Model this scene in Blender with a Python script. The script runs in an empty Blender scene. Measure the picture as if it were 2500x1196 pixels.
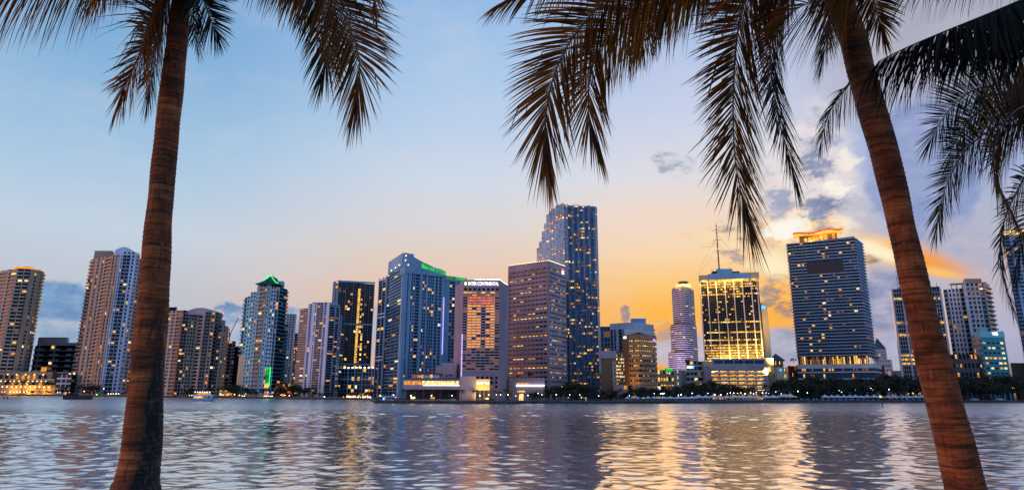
import bpy, math, random
from mathutils import Vector, Matrix
random.seed(11)
SC = bpy.context.scene
COL = SC.collection
R = math.radians

# ------------------------------------------------------------------ camera
F = 1550.0; CX, CY = 1250.0, 598.0          # focal length and centre in photo pixels (2500 x 1196)
TH = math.atan(361.0 / F); ROLL = 0.005
H_CAM = 8.0
CAM = Vector((0, 0, H_CAM))
d_ = Vector((0, math.cos(TH), math.sin(TH)))
r0 = Vector((1, 0, 0)); u0 = Vector((0, -math.sin(TH), math.cos(TH)))
r_ = (r0 + u0 * ROLL).normalized(); u_ = (u0 - r0 * ROLL).normalized()
cam = bpy.data.cameras.new('camera'); cam.sensor_width = 36; cam.lens = F / 2500 * 36
cam.clip_start = 0.1; cam.clip_end = 20000
co = bpy.data.objects.new('camera', cam); COL.objects.link(co)
M = Matrix.Identity(4)
for i in range(3):
    M[i][0] = r_[i]; M[i][1] = u_[i]; M[i][2] = -d_[i]; M[i][3] = CAM[i]
co.matrix_world = M
SC.camera = co

def ray(px, py): return d_ + r_ * ((px - CX) / F) - u_ * ((py - CY) / F)
def at(px, py, Y):
    v = ray(px, py); return CAM + v * (Y / v.y)
GZ = 2.0                                     # level of the far shore above the water
def XG(px, Y, z=GZ):                         # x of a ground point seen in column px at depth Y
    k = (px - CX) / F; zz = z - H_CAM
    return (k * (Y * d_.y + zz * d_.z) - Y * r_.y - zz * r_.z) / r_.x
def ZG(py, x, Y):                            # height over (x, Y) seen in row py
    k = (CY - py) / F
    return H_CAM + (x * u_.x + Y * u_.y - k * Y * d_.y) / (k * d_.z - u_.z)
def azel(px, py):
    v = ray(px, py).normalized(); return math.atan2(v.x, v.y), math.asin(v.z)

# ------------------------------------------------------------------ view, sun, sky
SC.view_settings.view_transform = 'Standard'; SC.view_settings.look = 'None'
SC.view_settings.exposure = 0.0; SC.view_settings.gamma = 1.0
SC.cycles.max_bounces = 6; SC.cycles.transparent_max_bounces = 6
SC.cycles.sample_clamp_indirect = 4.0
SUN_AZ, SUN_EL = azel(1740, 850)[0], R(5)
def lin(h):
    h = h.lstrip('#'); c = [int(h[i:i + 2], 16) / 255 for i in (0, 2, 4)]
    return tuple(x / 12.92 if x <= .04045 else ((x + .055) / 1.055) ** 2.4 for x in c) + (1,)
sl = bpy.data.lights.new('sun', 'SUN'); sl.energy = 0.075; sl.angle = R(28); sl.color = (1, .52, .20)
so = bpy.data.objects.new('sun', sl); COL.objects.link(so)
sdir = Vector((math.sin(SUN_AZ) * math.cos(SUN_EL), math.cos(SUN_AZ) * math.cos(SUN_EL), math.sin(SUN_EL)))
so.rotation_euler = sdir.to_track_quat('Z', 'Y').to_euler()

W = bpy.data.worlds.new('World'); SC.world = W; W.use_nodes = True
nt = W.node_tree; N = nt.nodes; Lk = nt.links; N.clear()
def nd(t, **kw):
    n = N.new(t)
    for k, v in kw.items(): setattr(n, k, v)
    return n
def mth(op, a, b=None, c=None, clamp=False):
    n = nd('ShaderNodeMath', operation=op, use_clamp=clamp)
    for i, x in enumerate((a, b, c)):
        if x is None: continue
        if isinstance(x, (int, float)): n.inputs[i].default_value = x
        else: Lk.new(x, n.inputs[i])
    return n.outputs[0]
def mixc(fac, a, b):
    n = nd('ShaderNodeMix', data_type='RGBA')
    for s, x in ((n.inputs[0], fac), (n.inputs[6], a), (n.inputs[7], b)):
        if isinstance(x, (int, float, tuple)): s.default_value = x
        else: Lk.new(x, s)
    return n.outputs[2]
tc = nd('ShaderNodeTexCoord'); sep = nd('ShaderNodeSeparateXYZ'); Lk.new(tc.outputs['Generated'], sep.inputs[0])
az = mth('ARCTAN2', sep.outputs[0], sep.outputs[1]); el = mth('ARCSINE', sep.outputs[2])
uvn = nd('ShaderNodeCombineXYZ'); Lk.new(az, uvn.inputs[0]); Lk.new(el, uvn.inputs[1]); UV = uvn.outputs[0]
EMAX = 1.0
def ramp(px, stops):
    n = nd('ShaderNodeValToRGB'); Lk.new(mth('DIVIDE', el, EMAX, clamp=True), n.inputs[0])
    st = sorted((max(0, azel(px, py)[1] if py is not None else e) / EMAX, c) for py, c, e in
                [(s[0], s[1], s[2] if len(s) > 2 else 0) for s in stops])
    e = n.color_ramp.elements
    while len(e) < len(st): e.new(.5)
    for q, (p, c) in zip(e, st): q.position = p; q.color = lin(c)
    return n.outputs[0]
ZEN = '5d92cc'
rl = ramp(150, [(950, '93a6c0'), (830, 'a9b6cc'), (740, 'b9c2d0'), (650, 'c3cbd8'), (540, 'c4d4e4'), (400, 'b0cce6'), (250, '9cc2e3'), (100, '88b5dd'), (0, '7cadda'), (None, ZEN, .95)])
rc = ramp(1100, [(950, 'e4a870'), (800, 'f0b888'), (710, 'f0c5a6'), (630, 'e8cfbe'), (550, 'dfd8d8'), (440, 'd2dcea'), (300, 'bcd2ee'), (150, 'accaec'), (0, '98bde8'), (None, ZEN, .95)])
rs = ramp(1650, [(950, 'dc9444'), (860, 'f2a83e'), (760, 'fdb646'), (690, 'fcc87c'), (610, 'f9d8b2'), (520, 'f2dbca'), (420, 'dfdee6'), (260, 'c6d2ec'), (100, 'b2c6ea'), (0, 'a8c0e8'), (None, ZEN, .95)])
rr = ramp(2350, [(950, '9aa2bc'), (840, 'a9adc8'), (740, 'b9b4c6'), (640, 'c3bac4'), (540, 'b4b7cc'), (420, '9fb1d8'), (300, '99aedb'), (180, 'b3b4ca'), (60, 'aeaebf'), (None, ZEN, .95)])
re = ramp(1250, [(950, '9a98ae'), (700, '98a2c0'), (400, '88a6ce'), (0, '76a0d0'), (None, ZEN, .95)])
def az_mix(a, b, p0, p1):
    n = nd('ShaderNodeMapRange', interpolation_type='SMOOTHSTEP'); Lk.new(az, n.inputs[0])
    n.inputs[1].default_value = azel(p0, 700)[0] if p0 > -9000 else p0; n.inputs[2].default_value = azel(p1, 700)[0]
    return mixc(n.outputs[0], a, b)
col = az_mix(rl, rc, 250, 1150)
col = az_mix(col, rs, 1150, 1640)
col = az_mix(col, rr, 1880, 2250)
# ---- clouds: blobs of ragged noise at fixed directions of the sky
def noise(scale, detail, rough, sx, sy, seed):
    mp = nd('ShaderNodeMapping'); Lk.new(UV, mp.inputs[0]); mp.inputs['Scale'].default_value = (sx, sy, 1); mp.inputs['Location'].default_value = (seed, seed * .7, seed * .3)
    n = nd('ShaderNodeTexNoise'); Lk.new(mp.outputs[0], n.inputs[0])
    n.inputs['Scale'].default_value = scale; n.inputs['Detail'].default_value = detail; n.inputs['Roughness'].default_value = rough
    return n.outputs[0]
nz1 = mth('SUBTRACT', noise(15, 9, .6, 1, 1.5, 3.1), .5)
nz2 = mth('SUBTRACT', noise(42, 7, .62, 1, 1.7, 9.4), .5)
nz3 = noise(8, 8, .6, 1, 2.2, 5.5)
nzm = mth('ADD', mth('MULTIPLY', nz1, .55), mth('MULTIPLY', nz2, .75))
def blob(px, py, rx, ry, c, dens=1.0, rag=2.2, soft=.5, rot=0, nz=None, c2=None):
    global col
    if nz is None and rx < 62 and soft > .3: nz = nzm; rag *= 1.9; soft *= 1.25
    a, e = azel(px, py)
    a1 = azel(px + rx, py)[0] - a; e1 = azel(px, py - ry)[1] - e
    mp = nd('ShaderNodeMapping', vector_type='TEXTURE'); Lk.new(UV, mp.inputs[0])
    mp.inputs['Location'].default_value = (a, e, 0); mp.inputs['Rotation'].default_value = (0, 0, R(rot)); mp.inputs['Scale'].default_value = (a1, e1, 1)
    ln = nd('ShaderNodeVectorMath', operation='LENGTH'); Lk.new(mp.outputs[0], ln.inputs[0])
    m = mth('MULTIPLY_ADD', nz or nz1, rag, mth('SUBTRACT', 1.0, ln.outputs['Value']))
    mr = nd('ShaderNodeMapRange', interpolation_type='SMOOTHSTEP'); Lk.new(m, mr.inputs[0])
    mr.inputs[1].default_value = 0; mr.inputs[2].default_value = soft; mr.inputs[4].default_value = dens
    cc = lin(c)
    if c2: cc = mixc(mth('MULTIPLY_ADD', nz2, 2.2, .5, clamp=True), lin(c), lin(c2))
    col = mixc(mr.outputs[0], col, cc)
def field(px, py, rx, ry, stops, dens=1.0, rag=2.0, soft=.5, rot=0, nz=None):
    """a patch of broken cloud: colour and cover both follow one ragged noise"""
    global col
    a, e = azel(px, py); a1 = azel(px + rx, py)[0] - a; e1 = azel(px, py - ry)[1] - e
    mp = nd('ShaderNodeMapping', vector_type='TEXTURE'); Lk.new(UV, mp.inputs[0])
    mp.inputs['Location'].default_value = (a, e, 0); mp.inputs['Rotation'].default_value = (0, 0, R(rot)); mp.inputs['Scale'].default_value = (a1, e1, 1)
    ln = nd('ShaderNodeVectorMath', operation='LENGTH'); Lk.new(mp.outputs[0], ln.inputs[0])
    m = mth('MULTIPLY_ADD', nzm if rx < 75 else nz1, rag * (1.3 if rx < 75 else 1), mth('SUBTRACT', 1.0, ln.outputs['Value']))
    mr = nd('ShaderNodeMapRange', interpolation_type='SMOOTHSTEP'); Lk.new(m, mr.inputs[0]); mr.inputs[1].default_value = 0; mr.inputs[2].default_value = soft; mr.inputs[4].default_value = dens
    n = nd('ShaderNodeValToRGB'); Lk.new(nz or FN, n.inputs[0]); el_ = n.color_ramp.elements
    while len(el_) < len(stops): el_.new(.5)
    for q, st in zip(el_, stops): q.position = st[0]; c = lin(st[1]); q.color = (c[0], c[1], c[2], st[2] if len(st) > 2 else 1)
    col = mixc(mth('MULTIPLY', mr.outputs[0], n.outputs['Alpha']), col, n.outputs['Color'])
FN = noise(19, 11, .64, 1, 1.5, 2.2); FN2 = noise(27, 10, .62, 1, 2.3, 7.9); FN3 = noise(13, 10, .62, 1, 1.7, 4.4)
field(1990, 420, 150, 210, [(.36, 'f6ece6', .75), (.5, 'e9dfe0', .8), (.56, 'c8c6d4', .9), (.64, '9098b4')], 1, 1.3, .6)
field(2250, 420, 165, 210, [(.35, '9fabd2'), (.5, '8b9dcc'), (.62, '7f92c6'), (.7, '9fb0dc')], .96, .9, .22)
field(2350, 600, 190, 90, [(.35, 'c3bcc8'), (.5, 'b5b4ca'), (.65, 'a2aacb')], .8, 1.4, .7, -18)
field(1950, 560, 170, 80, [(.36, 'fff6e4'), (.48, 'ffe9c4'), (.54, 'f3c78f', .8), (.60, 'b0a7b0'), (.68, '98a0b8')], 1, 1.5, .6)
field(1990, 408, 58, 44, [(.36, 'c9c7d2', .5), (.48, '979eb8'), (.6, '858eac')], 1, 2.4, .5)
field(2000, 508, 66, 42, [(.36, 'c9bfc4', .5), (.48, '8a93b0'), (.6, '7882a4')], 1, 2.4, .45)
field(1900, 498, 60, 46, [(.36, 'd9cfd2', .5), (.5, 'a9aec6'), (.6, '9aa3bf')], 1, 2.2, .5)
blob(2170, 610, 150, 46, 'ffd08a', .97, 1.0, .8, -24)
blob(2130, 604, 80, 26, 'fff3d4', .97, 1.0, .8, -24)
blob(2262, 636, 185, 46, 'f6a044', .95, .9, .95, -25)
blob(2296, 666, 90, 18, 'ffc566', .95, .9, .9, -18)
field(1790, 600, 150, 60, [(.36, 'fbe3bd', .9), (.5, 'fbd9a6', .4), (.57, 'c9ab9a', .8), (.66, 'a89fa8', 1)], .95, 1.6, .6, -24, FN2)
field(1640, 398, 62, 36, [(.4, 'd9d9e2', .2), (.52, 'b7bccb', .8), (.62, '9fa6ba', 1)], 1, 2.0, .6, -18, FN2)
# under the glow: grey clouds with orange edges, then the slate bank on the horizon
field(1905, 735, 66, 76, [(.36, 'fcc060', .2), (.47, 'f2a84c', .9), (.53, 'a98a7c'), (.64, '8f8694')], 1, 1.6, .5, 0, FN2)
field(2128, 632, 40, 16, [(.36, 'd8a878', .6), (.48, 'a08068'), (.62, '94807c')], 1, 2.0, .5)
field(1905, 845, 100, 72, [(.35, 'b9b8ca'), (.5, '9aa2c2'), (.64, '8a93b8')], 1, 1.2, .35)
field(1655, 850, 95, 66, [(.35, 'cfc0c2'), (.5, 'b5b1c6'), (.64, 'a3a5c2')], 1, 1.4, .4)
field(1622, 812, 40, 36, [(.38, 'f6b65a', .7), (.5, 'd79a62'), (.58, 'b9968c'), (.68, 'a596a0')], 1, 1.8, .5, 0, FN2)
field(2155, 745, 100, 95, [(.35, 'b6b4ca'), (.46, '8c94ba'), (.6, '727da8')], 1, 1.3, .3, 0, FN3)
field(2200, 850, 160, 70, [(.35, 'bdbcd0'), (.5, 'a9aecc'), (.65, '9aa2c6')], 1, 1.2, .5)
blob(2360, 810, 240, 70, 'b2b3ce', .7, 1.6, .9)
field(1527, 768, 15, 26, [(.36, 'd9a468', .8), (.48, 'a08c84'), (.62, '8c8088')], 1, 1.3, .35, 6, FN2)
blob(1890, 640, 80, 50, 'fff0c8', .9, 1.8, .9)
blob(1915, 560, 60, 30, 'fffaf0', .95, 2.0, .6)
blob(2040, 462, 46, 26, 'fff6ea', .95, 2.2, .5)
blob(2068, 385, 40, 34, 'fbeee6', .8, 2.2, .6)
blob(2150, 618, 84, 22, 'fff2cc', .95, 1.2, .8, -24)
# left clouds
field(140, 838, 220, 88, [(.35, 'c6ccd8'), (.5, 'a6b8d0'), (.62, '8fa9c9')], 1, 1.2, .45)
field(125, 738, 122, 56, [(.34, '8fb0d2'), (.5, '6c94c2'), (.64, '5a84b4')], 1, 1.3, .3)
field(575, 770, 64, 30, [(.36, 'a8b9d2', .8), (.5, '7b98c0'), (.64, '6a88b4')], 1, 1.6, .3)
field(560, 820, 80, 44, [(.35, 'c3cad8'), (.5, 'a3b4d0'), (.64, '8fa6c8')], 1, 1.2, .5)
field(715, 785, 52, 44, [(.36, 'b4bfd4', .9), (.5, '90a4c6'), (.64, '7f95bc')], 1, 1.4, .35)
blob(905, 800, 60, 100, 'b0b6cc', .9, 1.4, .6)
# faint high cirrus over everything, then the eastern sky behind the camera
col = mixc(mth('MULTIPLY', mth('SUBTRACT', nz3, .48, clamp=True), .9), col, lin('dcd8e0'))
ab = mth('ABSOLUTE', mth('SUBTRACT', az, azel(1300, 700)[0]))
mrE = nd('ShaderNodeMapRange', interpolation_type='SMOOTHSTEP'); Lk.new(ab, mrE.inputs[0]); mrE.inputs[1].default_value = .85; mrE.inputs[2].default_value = 1.5
eb = nd('ShaderNodeVectorMath', operation='SCALE'); Lk.new(re, eb.inputs[0]); eb.inputs['Scale'].default_value = 1.08
col = mixc(mrE.outputs[0], col, eb.outputs[0])
# belt: warm glow added out of view, left behind the camera, lighting the trunks
a, e = R(-100), R(8)
mp = nd('ShaderNodeMapping', vector_type='TEXTURE'); Lk.new(UV, mp.inputs[0]); mp.inputs['Location'].default_value = (a, e, 0); mp.inputs['Scale'].default_value = (R(40), R(24), 1)
ln = nd('ShaderNodeVectorMath', operation='LENGTH'); Lk.new(mp.outputs[0], ln.inputs[0])
belt = nd('ShaderNodeMapRange', interpolation_type='SMOOTHSTEP'); Lk.new(ln.outputs['Value'], belt.inputs[0]); belt.inputs[1].default_value = 1.0; belt.inputs[2].default_value = 0.0
bc = nd('ShaderNodeMix', data_type='RGBA', blend_type='ADD'); Lk.new(belt.outputs[0], bc.inputs[0]); Lk.new(col, bc.inputs[6]); bc.inputs[7].default_value = (4.8, 1.65, .55, 1)
col = bc.outputs[2]
sky = nd('ShaderNodeTexSky', sky_type='NISHITA', sun_disc=False, sun_elevation=SUN_EL, sun_rotation=SUN_AZ)
b1 = nd('ShaderNodeBackground'); Lk.new(sky.outputs[0], b1.inputs[0]); b1.inputs[1].default_value = .0015
b2 = nd('ShaderNodeBackground'); Lk.new(col, b2.inputs[0]); b2.inputs[1].default_value = .97
ad = nd('ShaderNodeAddShader'); Lk.new(b1.outputs[0], ad.inputs[0]); Lk.new(b2.outputs[0], ad.inputs[1])
W.cycles.sampling_method = 'MANUAL'; W.cycles.sample_map_resolution = 256
wo = nd('ShaderNodeOutputWorld'); Lk.new(ad.outputs[0], wo.inputs[0])

# ------------------------------------------------------------------ materials
MATS = {}
def newmat(name):
    m = bpy.data.materials.new(name); m.use_nodes = True; MATS[name] = m
    t = m.node_tree; b = t.nodes['Principled BSDF']; return m, t, b
def pos_noise(t, scale, detail=4, sc=(1, 1, 1), coord='POS'):
    if coord == 'POS': g = t.nodes.new('ShaderNodeNewGeometry'); o = g.outputs['Position']
    else: g = t.nodes.new('ShaderNodeTexCoord'); o = g.outputs['Object']
    mp = t.nodes.new('ShaderNodeMapping'); mp.inputs['Scale'].default_value = sc; t.links.new(o, mp.inputs[0])
    n = t.nodes.new('ShaderNodeTexNoise'); n.inputs['Scale'].default_value = scale; n.inputs['Detail'].default_value = detail
    t.links.new(mp.outputs[0], n.inputs[0]); return n.outputs[0]
def rampn(t, src, stops):
    n = t.nodes.new('ShaderNodeValToRGB'); t.links.new(src, n.inputs[0]); e = n.color_ramp.elements
    while len(e) < len(stops): e.new(.5)
    for q, (p, c) in zip(e, stops): q.position = p; q.color = tuple(c) + (1,) if len(c) == 3 else c
    return n.outputs[0]
def wallmat(name, c, var=.18, rough=.75, scale=.06):
    m, t, b = newmat(name)
    s = pos_noise(t, scale, 5, (1, 1, .35))
    t.links.new(rampn(t, s, [(.3, [x * (1 - var) for x in c]), (.7, [min(1, x * (1 + var)) for x in c])]), b.inputs['Base Color'])
    b.inputs['Roughness'].default_value = rough; return m
def glassmat(name, c, rough=.12, spec=.8, metal=.12, var=.5, ior=1.35):
    m, t, b = newmat(name)
    s = pos_noise(t, .45, 2, (1, 1, 1.3))
    t.links.new(rampn(t, s, [(.35, [x * (1 - var) for x in c]), (.65, [x * (1 + var) for x in c])]), b.inputs['Base Color'])
    b.inputs['Roughness'].default_value = rough; b.inputs['Metallic'].default_value = metal; b.inputs['IOR'].default_value = ior; return m
def litmat(name, c, st, var=.75, scale=.9):
    m, t, b = newmat(name)
    b.inputs['Base Color'].default_value = (.02, .02, .02, 1); b.inputs['Emission Color'].default_value = tuple(c) + (1,)
    s = pos_noise(t, scale, 2)
    mr = t.nodes.new('ShaderNodeMapRange'); t.links.new(s, mr.inputs[0]); mr.inputs[1].default_value = .35; mr.inputs[2].default_value = .65
    mr.inputs[3].default_value = st * (1 - var); mr.inputs[4].default_value = st * (1 + var); t.links.new(mr.outputs[0], b.inputs['Emission Strength'])
    m.cycles.emission_sampling = 'NONE'; return m
def plain(name, c, rough=.6, metal=0, em=None, st=0):
    m, t, b = newmat(name); b.inputs['Base Color'].default_value = tuple(c) + (1,); b.inputs['Roughness'].default_value = rough; b.inputs['Metallic'].default_value = metal
    if em: b.inputs['Emission Color'].default_value = tuple(em) + (1,); b.inputs['Emission Strength'].default_value = st; m.cycles.emission_sampling = 'NONE'
    return m
wallmat('beige', (.40, .31, .25)); wallmat('beige_light', (.50, .42, .36)); wallmat('white_blue', (.60, .69, .90)); wallmat('white', (.62, .62, .66))
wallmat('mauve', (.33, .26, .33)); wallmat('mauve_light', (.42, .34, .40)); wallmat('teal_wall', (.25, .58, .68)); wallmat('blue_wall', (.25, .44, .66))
wallmat('grey', (.30, .31, .35)); wallmat('dark_grey', (.09, .09, .11)); wallmat('tan', (.36, .20, .13)); wallmat('tan_light', (.42, .27, .17)); wallmat('brown', (.24, .13, .06))
wallmat('cream', (.60, .47, .30)); wallmat('pink', (.45, .27, .23)); wallmat('aqua', (.03, .30, .38)); wallmat('aqua_top', (.25, .55, .62)); wallmat('brick', (.22, .05, .03))
wallmat('green_roof', (.012, .10, .09)); wallmat('slate', (.05, .07, .10)); wallmat('seawall', (.055, .055, .06), .5, .9, .4); wallmat('promenade', (.16, .155, .17), .5, .9, .3)
wallmat('soil', (.03, .032, .02), .5, .95, .05)
wallmat('grass', (.035, .05, .018), .5, .95, .6)
glassmat('glass_blue', (.007, .050, .105), metal=.1); glassmat('glass_teal', (.008, .055, .085), metal=.1); glassmat('glass_dark', (.008, .013, .022), metal=.05, ior=1.3); glassmat('glass_black', (.008, .008, .011), metal=0, rough=.2, ior=1.3)
glassmat('glass_sky', (.17, .33, .56), metal=.55, rough=.08, var=.35); glassmat('glass_pale', (.16, .27, .42), metal=.55, rough=.08, var=.35); glassmat('rail_glass', (.10, .17, .26), metal=.1)
wallmat('lilac', (.72, .62, .72)); wallmat('steel_blue', (.15, .23, .35))
litmat('lit_amber', (1, .38, .04), .85); litmat('lit_gold', (1, .52, .07), 1.15); litmat('lit_warm', (1, .68, .24), 1.45); litmat('lit_white', (1, .90, .72), 1.3); litmat('lit_dim', (1, .34, .06), .20)
litmat('lit_red', (1, .17, .03), .9); litmat('lit_orange', (1, .36, .03), 1.1, .4); litmat('lit_green', (.02, .85, .12), .46, .8, .10); litmat('lit_blue', (.06, .3, 1), 2.2); litmat('lit_violet', (.55, .42, 1), 1.2, .3)
plain('lamp_glow', (1, 1, 1), em=(1, .86, .62), st=9); plain('lamp_amber', (1, 1, 1), em=(1, .55, .15), st=7); plain('lamp_white', (1, 1, 1), em=(1, .96, 1), st=9); plain('sign_white', (1, 1, 1), em=(1, .97, .95), st=1.6)
plain('sign_gold', (1, 1, 1), em=(1, .72, .15), st=2.2); plain('sign_red', (1, .1, .1), em=(1, .06, .03), st=3); plain('neon_green', (0, .5, .1), em=(.02, 1, .16), st=2.2); plain('neon_red', (.5, .02, .02), em=(1, .04, .01), st=1.3)
plain('sign_blue', (.1, .4, 1), em=(.03, .3, 1), st=2); plain('sign_violet', (.5, .3, 1), em=(.45, .25, 1), st=2.5); plain('lamp_red', (1, .1, .05), em=(1, .05, .03), st=7); plain('lamp_green', (.1, 1, .1), em=(.1, 1, .1), st=4); plain('lamp_blue', (.1, .3, 1), em=(.05, .25, 1), st=8)
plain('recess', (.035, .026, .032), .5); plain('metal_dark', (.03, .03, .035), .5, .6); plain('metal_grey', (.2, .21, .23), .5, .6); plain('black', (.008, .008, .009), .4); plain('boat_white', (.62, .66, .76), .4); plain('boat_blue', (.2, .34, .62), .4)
plain('canvas', (.60, .66, .78), .8); plain('umbrella', (.02, .02, .02), .8); plain('rubber', (.01, .01, .01), .7)
plain('car_paint', (.45, .5, .55), .3, .3); plain('car_dark', (.04, .05, .07), .3, .3)

# ------------------------------------------------------------------ mesh helpers
ORG = {}
def org(o): return ORG.get(o.name, Vector((0, 0, 0))) if o else Vector((0, 0, 0))
class MB:
    def __init__(s): s.v = []; s.f = []; s.m = []
    def add(s, vs, fs, mi=0):
        n = len(s.v); s.v += [tuple(x) for x in vs]; s.f += [tuple(i + n for i in f) for f in fs]; s.m += [mi] * len(fs)
    def hexa(s, p, mi=0): s.add(p, [(0, 3, 2, 1), (4, 5, 6, 7), (0, 1, 5, 4), (1, 2, 6, 5), (2, 3, 7, 6), (3, 0, 4, 7)], mi)
    def box(s, a, b, mi=0):
        (x0, y0, z0), (x1, y1, z1) = a, b
        s.hexa([(x0, y0, z0), (x1, y0, z0), (x1, y1, z0), (x0, y1, z0), (x0, y0, z1), (x1, y0, z1), (x1, y1, z1), (x0, y1, z1)], mi)
    def cbox(s, c, sx, sy, sz, mi=0): s.box((c[0] - sx / 2, c[1] - sy / 2, c[2]), (c[0] + sx / 2, c[1] + sy / 2, c[2] + sz), mi)
    def prism(s, poly, z0, z1, mi=0):
        n = len(poly); zt = z1 if isinstance(z1, (list, tuple)) else [z1] * n
        s.add([(x, y, z0) for x, y in poly] + [(p[0], p[1], z) for p, z in zip(poly, zt)],
              [tuple(range(n - 1, -1, -1)), tuple(range(n, 2 * n))] + [(i, (i + 1) % n, n + (i + 1) % n, n + i) for i in range(n)], mi)
    def cone(s, poly, z0, apex, mi=0):
        n = len(poly); s.add([(x, y, z0) for x, y in poly] + [apex], [tuple(range(n - 1, -1, -1))] + [(i, (i + 1) % n, n) for i in range(n)], mi)
    def tube(s, pts, rad, n=8, mi=0):
        pts = [Vector(p) for p in pts]; vs = []
        for i, p in enumerate(pts):
            t = (pts[min(i + 1, len(pts) - 1)] - pts[max(i - 1, 0)]).normalized()
            a = t.cross(Vector((0, 1, 0)) if abs(t.y) < .9 else Vector((1, 0, 0))).normalized(); b = t.cross(a)
            r = rad[i] if isinstance(rad, (list, tuple)) else rad
            for k in range(n):
                q = 2 * math.pi * k / n; vs.append(p + a * (r * math.cos(q)) + b * (r * math.sin(q)))
        L = len(pts)
        fs = [(i * n + k, i * n + (k + 1) % n, (i + 1) * n + (k + 1) % n, (i + 1) * n + k) for i in range(L - 1) for k in range(n)]
        s.add(vs, fs + [tuple(range(n - 1, -1, -1)), tuple((L - 1) * n + k for k in range(n))], mi)
    def ball(s, c, r, nu=8, nv=6, mi=0, sz=1):
        vs = [(c[0], c[1], c[2] - r * sz)]; c = Vector(c)
        for j in range(1, nv):
            p = -math.pi / 2 + math.pi * j / nv
            vs += [c + Vector((r * math.cos(p) * math.cos(2 * math.pi * k / nu), r * math.cos(p) * math.sin(2 * math.pi * k / nu), r * sz * math.sin(p))) for k in range(nu)]
        vs.append(c + Vector((0, 0, r * sz))); fs = []
        for k in range(nu): fs.append((0, 1 + (k + 1) % nu, 1 + k))
        for j in range(nv - 2):
            for k in range(nu): fs.append((1 + j * nu + k, 1 + j * nu + (k + 1) % nu, 1 + (j + 1) * nu + (k + 1) % nu, 1 + (j + 1) * nu + k))
        for k in range(nu): fs.append((len(vs) - 1, 1 + (nv - 2) * nu + k, 1 + (nv - 2) * nu + (k + 1) % nu))
        s.add(vs, fs, mi)
    def mesh(s, name, mats, o=Vector((0, 0, 0)), smooth=False):
        me = bpy.data.meshes.new(name); me.from_pydata([(x - o[0], y - o[1], z - o[2]) for x, y, z in s.v], [], s.f)
        for k in mats: me.materials.append(MATS[k] if isinstance(k, str) else k)
        if len(mats) > 1: me.polygons.foreach_set('material_index', s.m)
        if smooth: me.polygons.foreach_set('use_smooth', [True] * len(s.f))
        me.update(); return me
    def build(s, name, mats, parent=None, smooth=False):
        if isinstance(mats, str): mats = [mats]
        o = bpy.data.objects.new(name, s.mesh(name, mats, org(parent), smooth)); COL.objects.link(o)
        if parent: o.parent = parent; ORG[o.name] = org(parent)
        return o
def tag(o, label=None, cat=None, group=None, kind=None):
    for k, v in (('label', label), ('category', cat), ('group', group), ('kind', kind)):
        if v: o[k] = v
    return o
def empty(name, loc, label, cat, group=None):
    o = bpy.data.objects.new(name, None); COL.objects.link(o); o.location = loc; o.empty_display_size = .5; ORG[o.name] = Vector(loc)
    return tag(o, label, cat, group)
def inst(name, me, parent, loc=(0, 0, 0), rz=0, sc=None):
    o = bpy.data.objects.new(name, me); COL.objects.link(o); o.location = loc; o.rotation_euler = (0, 0, rz)
    if sc: o.scale = sc
    if parent: o.parent = parent; ORG[o.name] = org(parent)
    return o
def copy_tree(o, loc=None, rz=None, sc=None, label=None, group=None):
    def rec(q, par):
        c = q.copy(); COL.objects.link(c); c.parent = par
        for ch in q.children: rec(ch, c)
        return c
    c = rec(o, None)
    if loc is not None: c.location = loc
    if rz is not None: c.rotation_euler = (0, 0, rz)
    if sc is not None: c.scale = (sc, sc, sc)
    if label: c['label'] = label
    if group: c['group'] = group
    return c
def text(name, s, size, loc, rz, mat, parent, sx=1.0, ext=.1, bold=0.0):
    cu = bpy.data.curves.new(name, 'FONT'); cu.body = s; cu.size = size; cu.extrude = ext; cu.offset = bold; cu.align_x = 'CENTER'; cu.align_y = 'CENTER'
    tmp = bpy.data.objects.new(name, cu); COL.objects.link(tmp); dg = bpy.context.evaluated_depsgraph_get()
    me = bpy.data.meshes.new_from_object(tmp.evaluated_get(dg)); bpy.data.objects.remove(tmp); bpy.data.curves.remove(cu)
    me.materials.clear(); me.materials.append(MATS[mat])
    me.transform(Matrix.Rotation(rz, 4, 'Z') @ Matrix.Rotation(math.pi / 2, 4, 'X') @ Matrix.Diagonal((sx, 1, 1, 1)))
    return inst(name, me, parent, Vector(loc) - org(parent))

# ------------------------------------------------------------------ towers
class Face:
    def __init__(s, A, B):
        s.A = Vector(A); s.B = Vector(B); s.L = (s.B - s.A).length; s.t = (s.B - s.A) / s.L
        n = Vector((s.t.y, -s.t.x)); mid = (s.A + s.B) / 2
        s.n = n if n.dot(-mid) > 0 else -n; s.ang = math.atan2(s.t.y, s.t.x)
    def pt(s, u, z, o):
        p = s.A + s.t * u + s.n * o; return Vector((p.x, p.y, z))
def fb(mb, Fc, u0, u1, z0, z1, o0, o1, mi=0):
    P = Fc.pt; mb.hexa([P(u0, z0, o1), P(u1, z0, o1), P(u1, z0, o0), P(u0, z0, o0), P(u0, z1, o1), P(u1, z1, o1), P(u1, z1, o0), P(u0, z1, o0)], mi)
UC = {}
def unit_cube(mat):
    if mat not in UC:
        mb = MB(); mb.box((-.5, -.5, -.5), (.5, .5, .5)); UC[mat] = mb.mesh('window_pane', [mat])
    return UC[mat]
MIX = [('lit_amber', 32), ('lit_gold', 24), ('lit_warm', 9), ('lit_white', 3), ('lit_dim', 48)]
GOLD = [('lit_amber', 22), ('lit_gold', 50), ('lit_warm', 12), ('lit_dim', 16)]
def pick(mix): return random.choices([a for a, _ in mix], [b for _, b in mix])[0]
class Vol: pass
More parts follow.
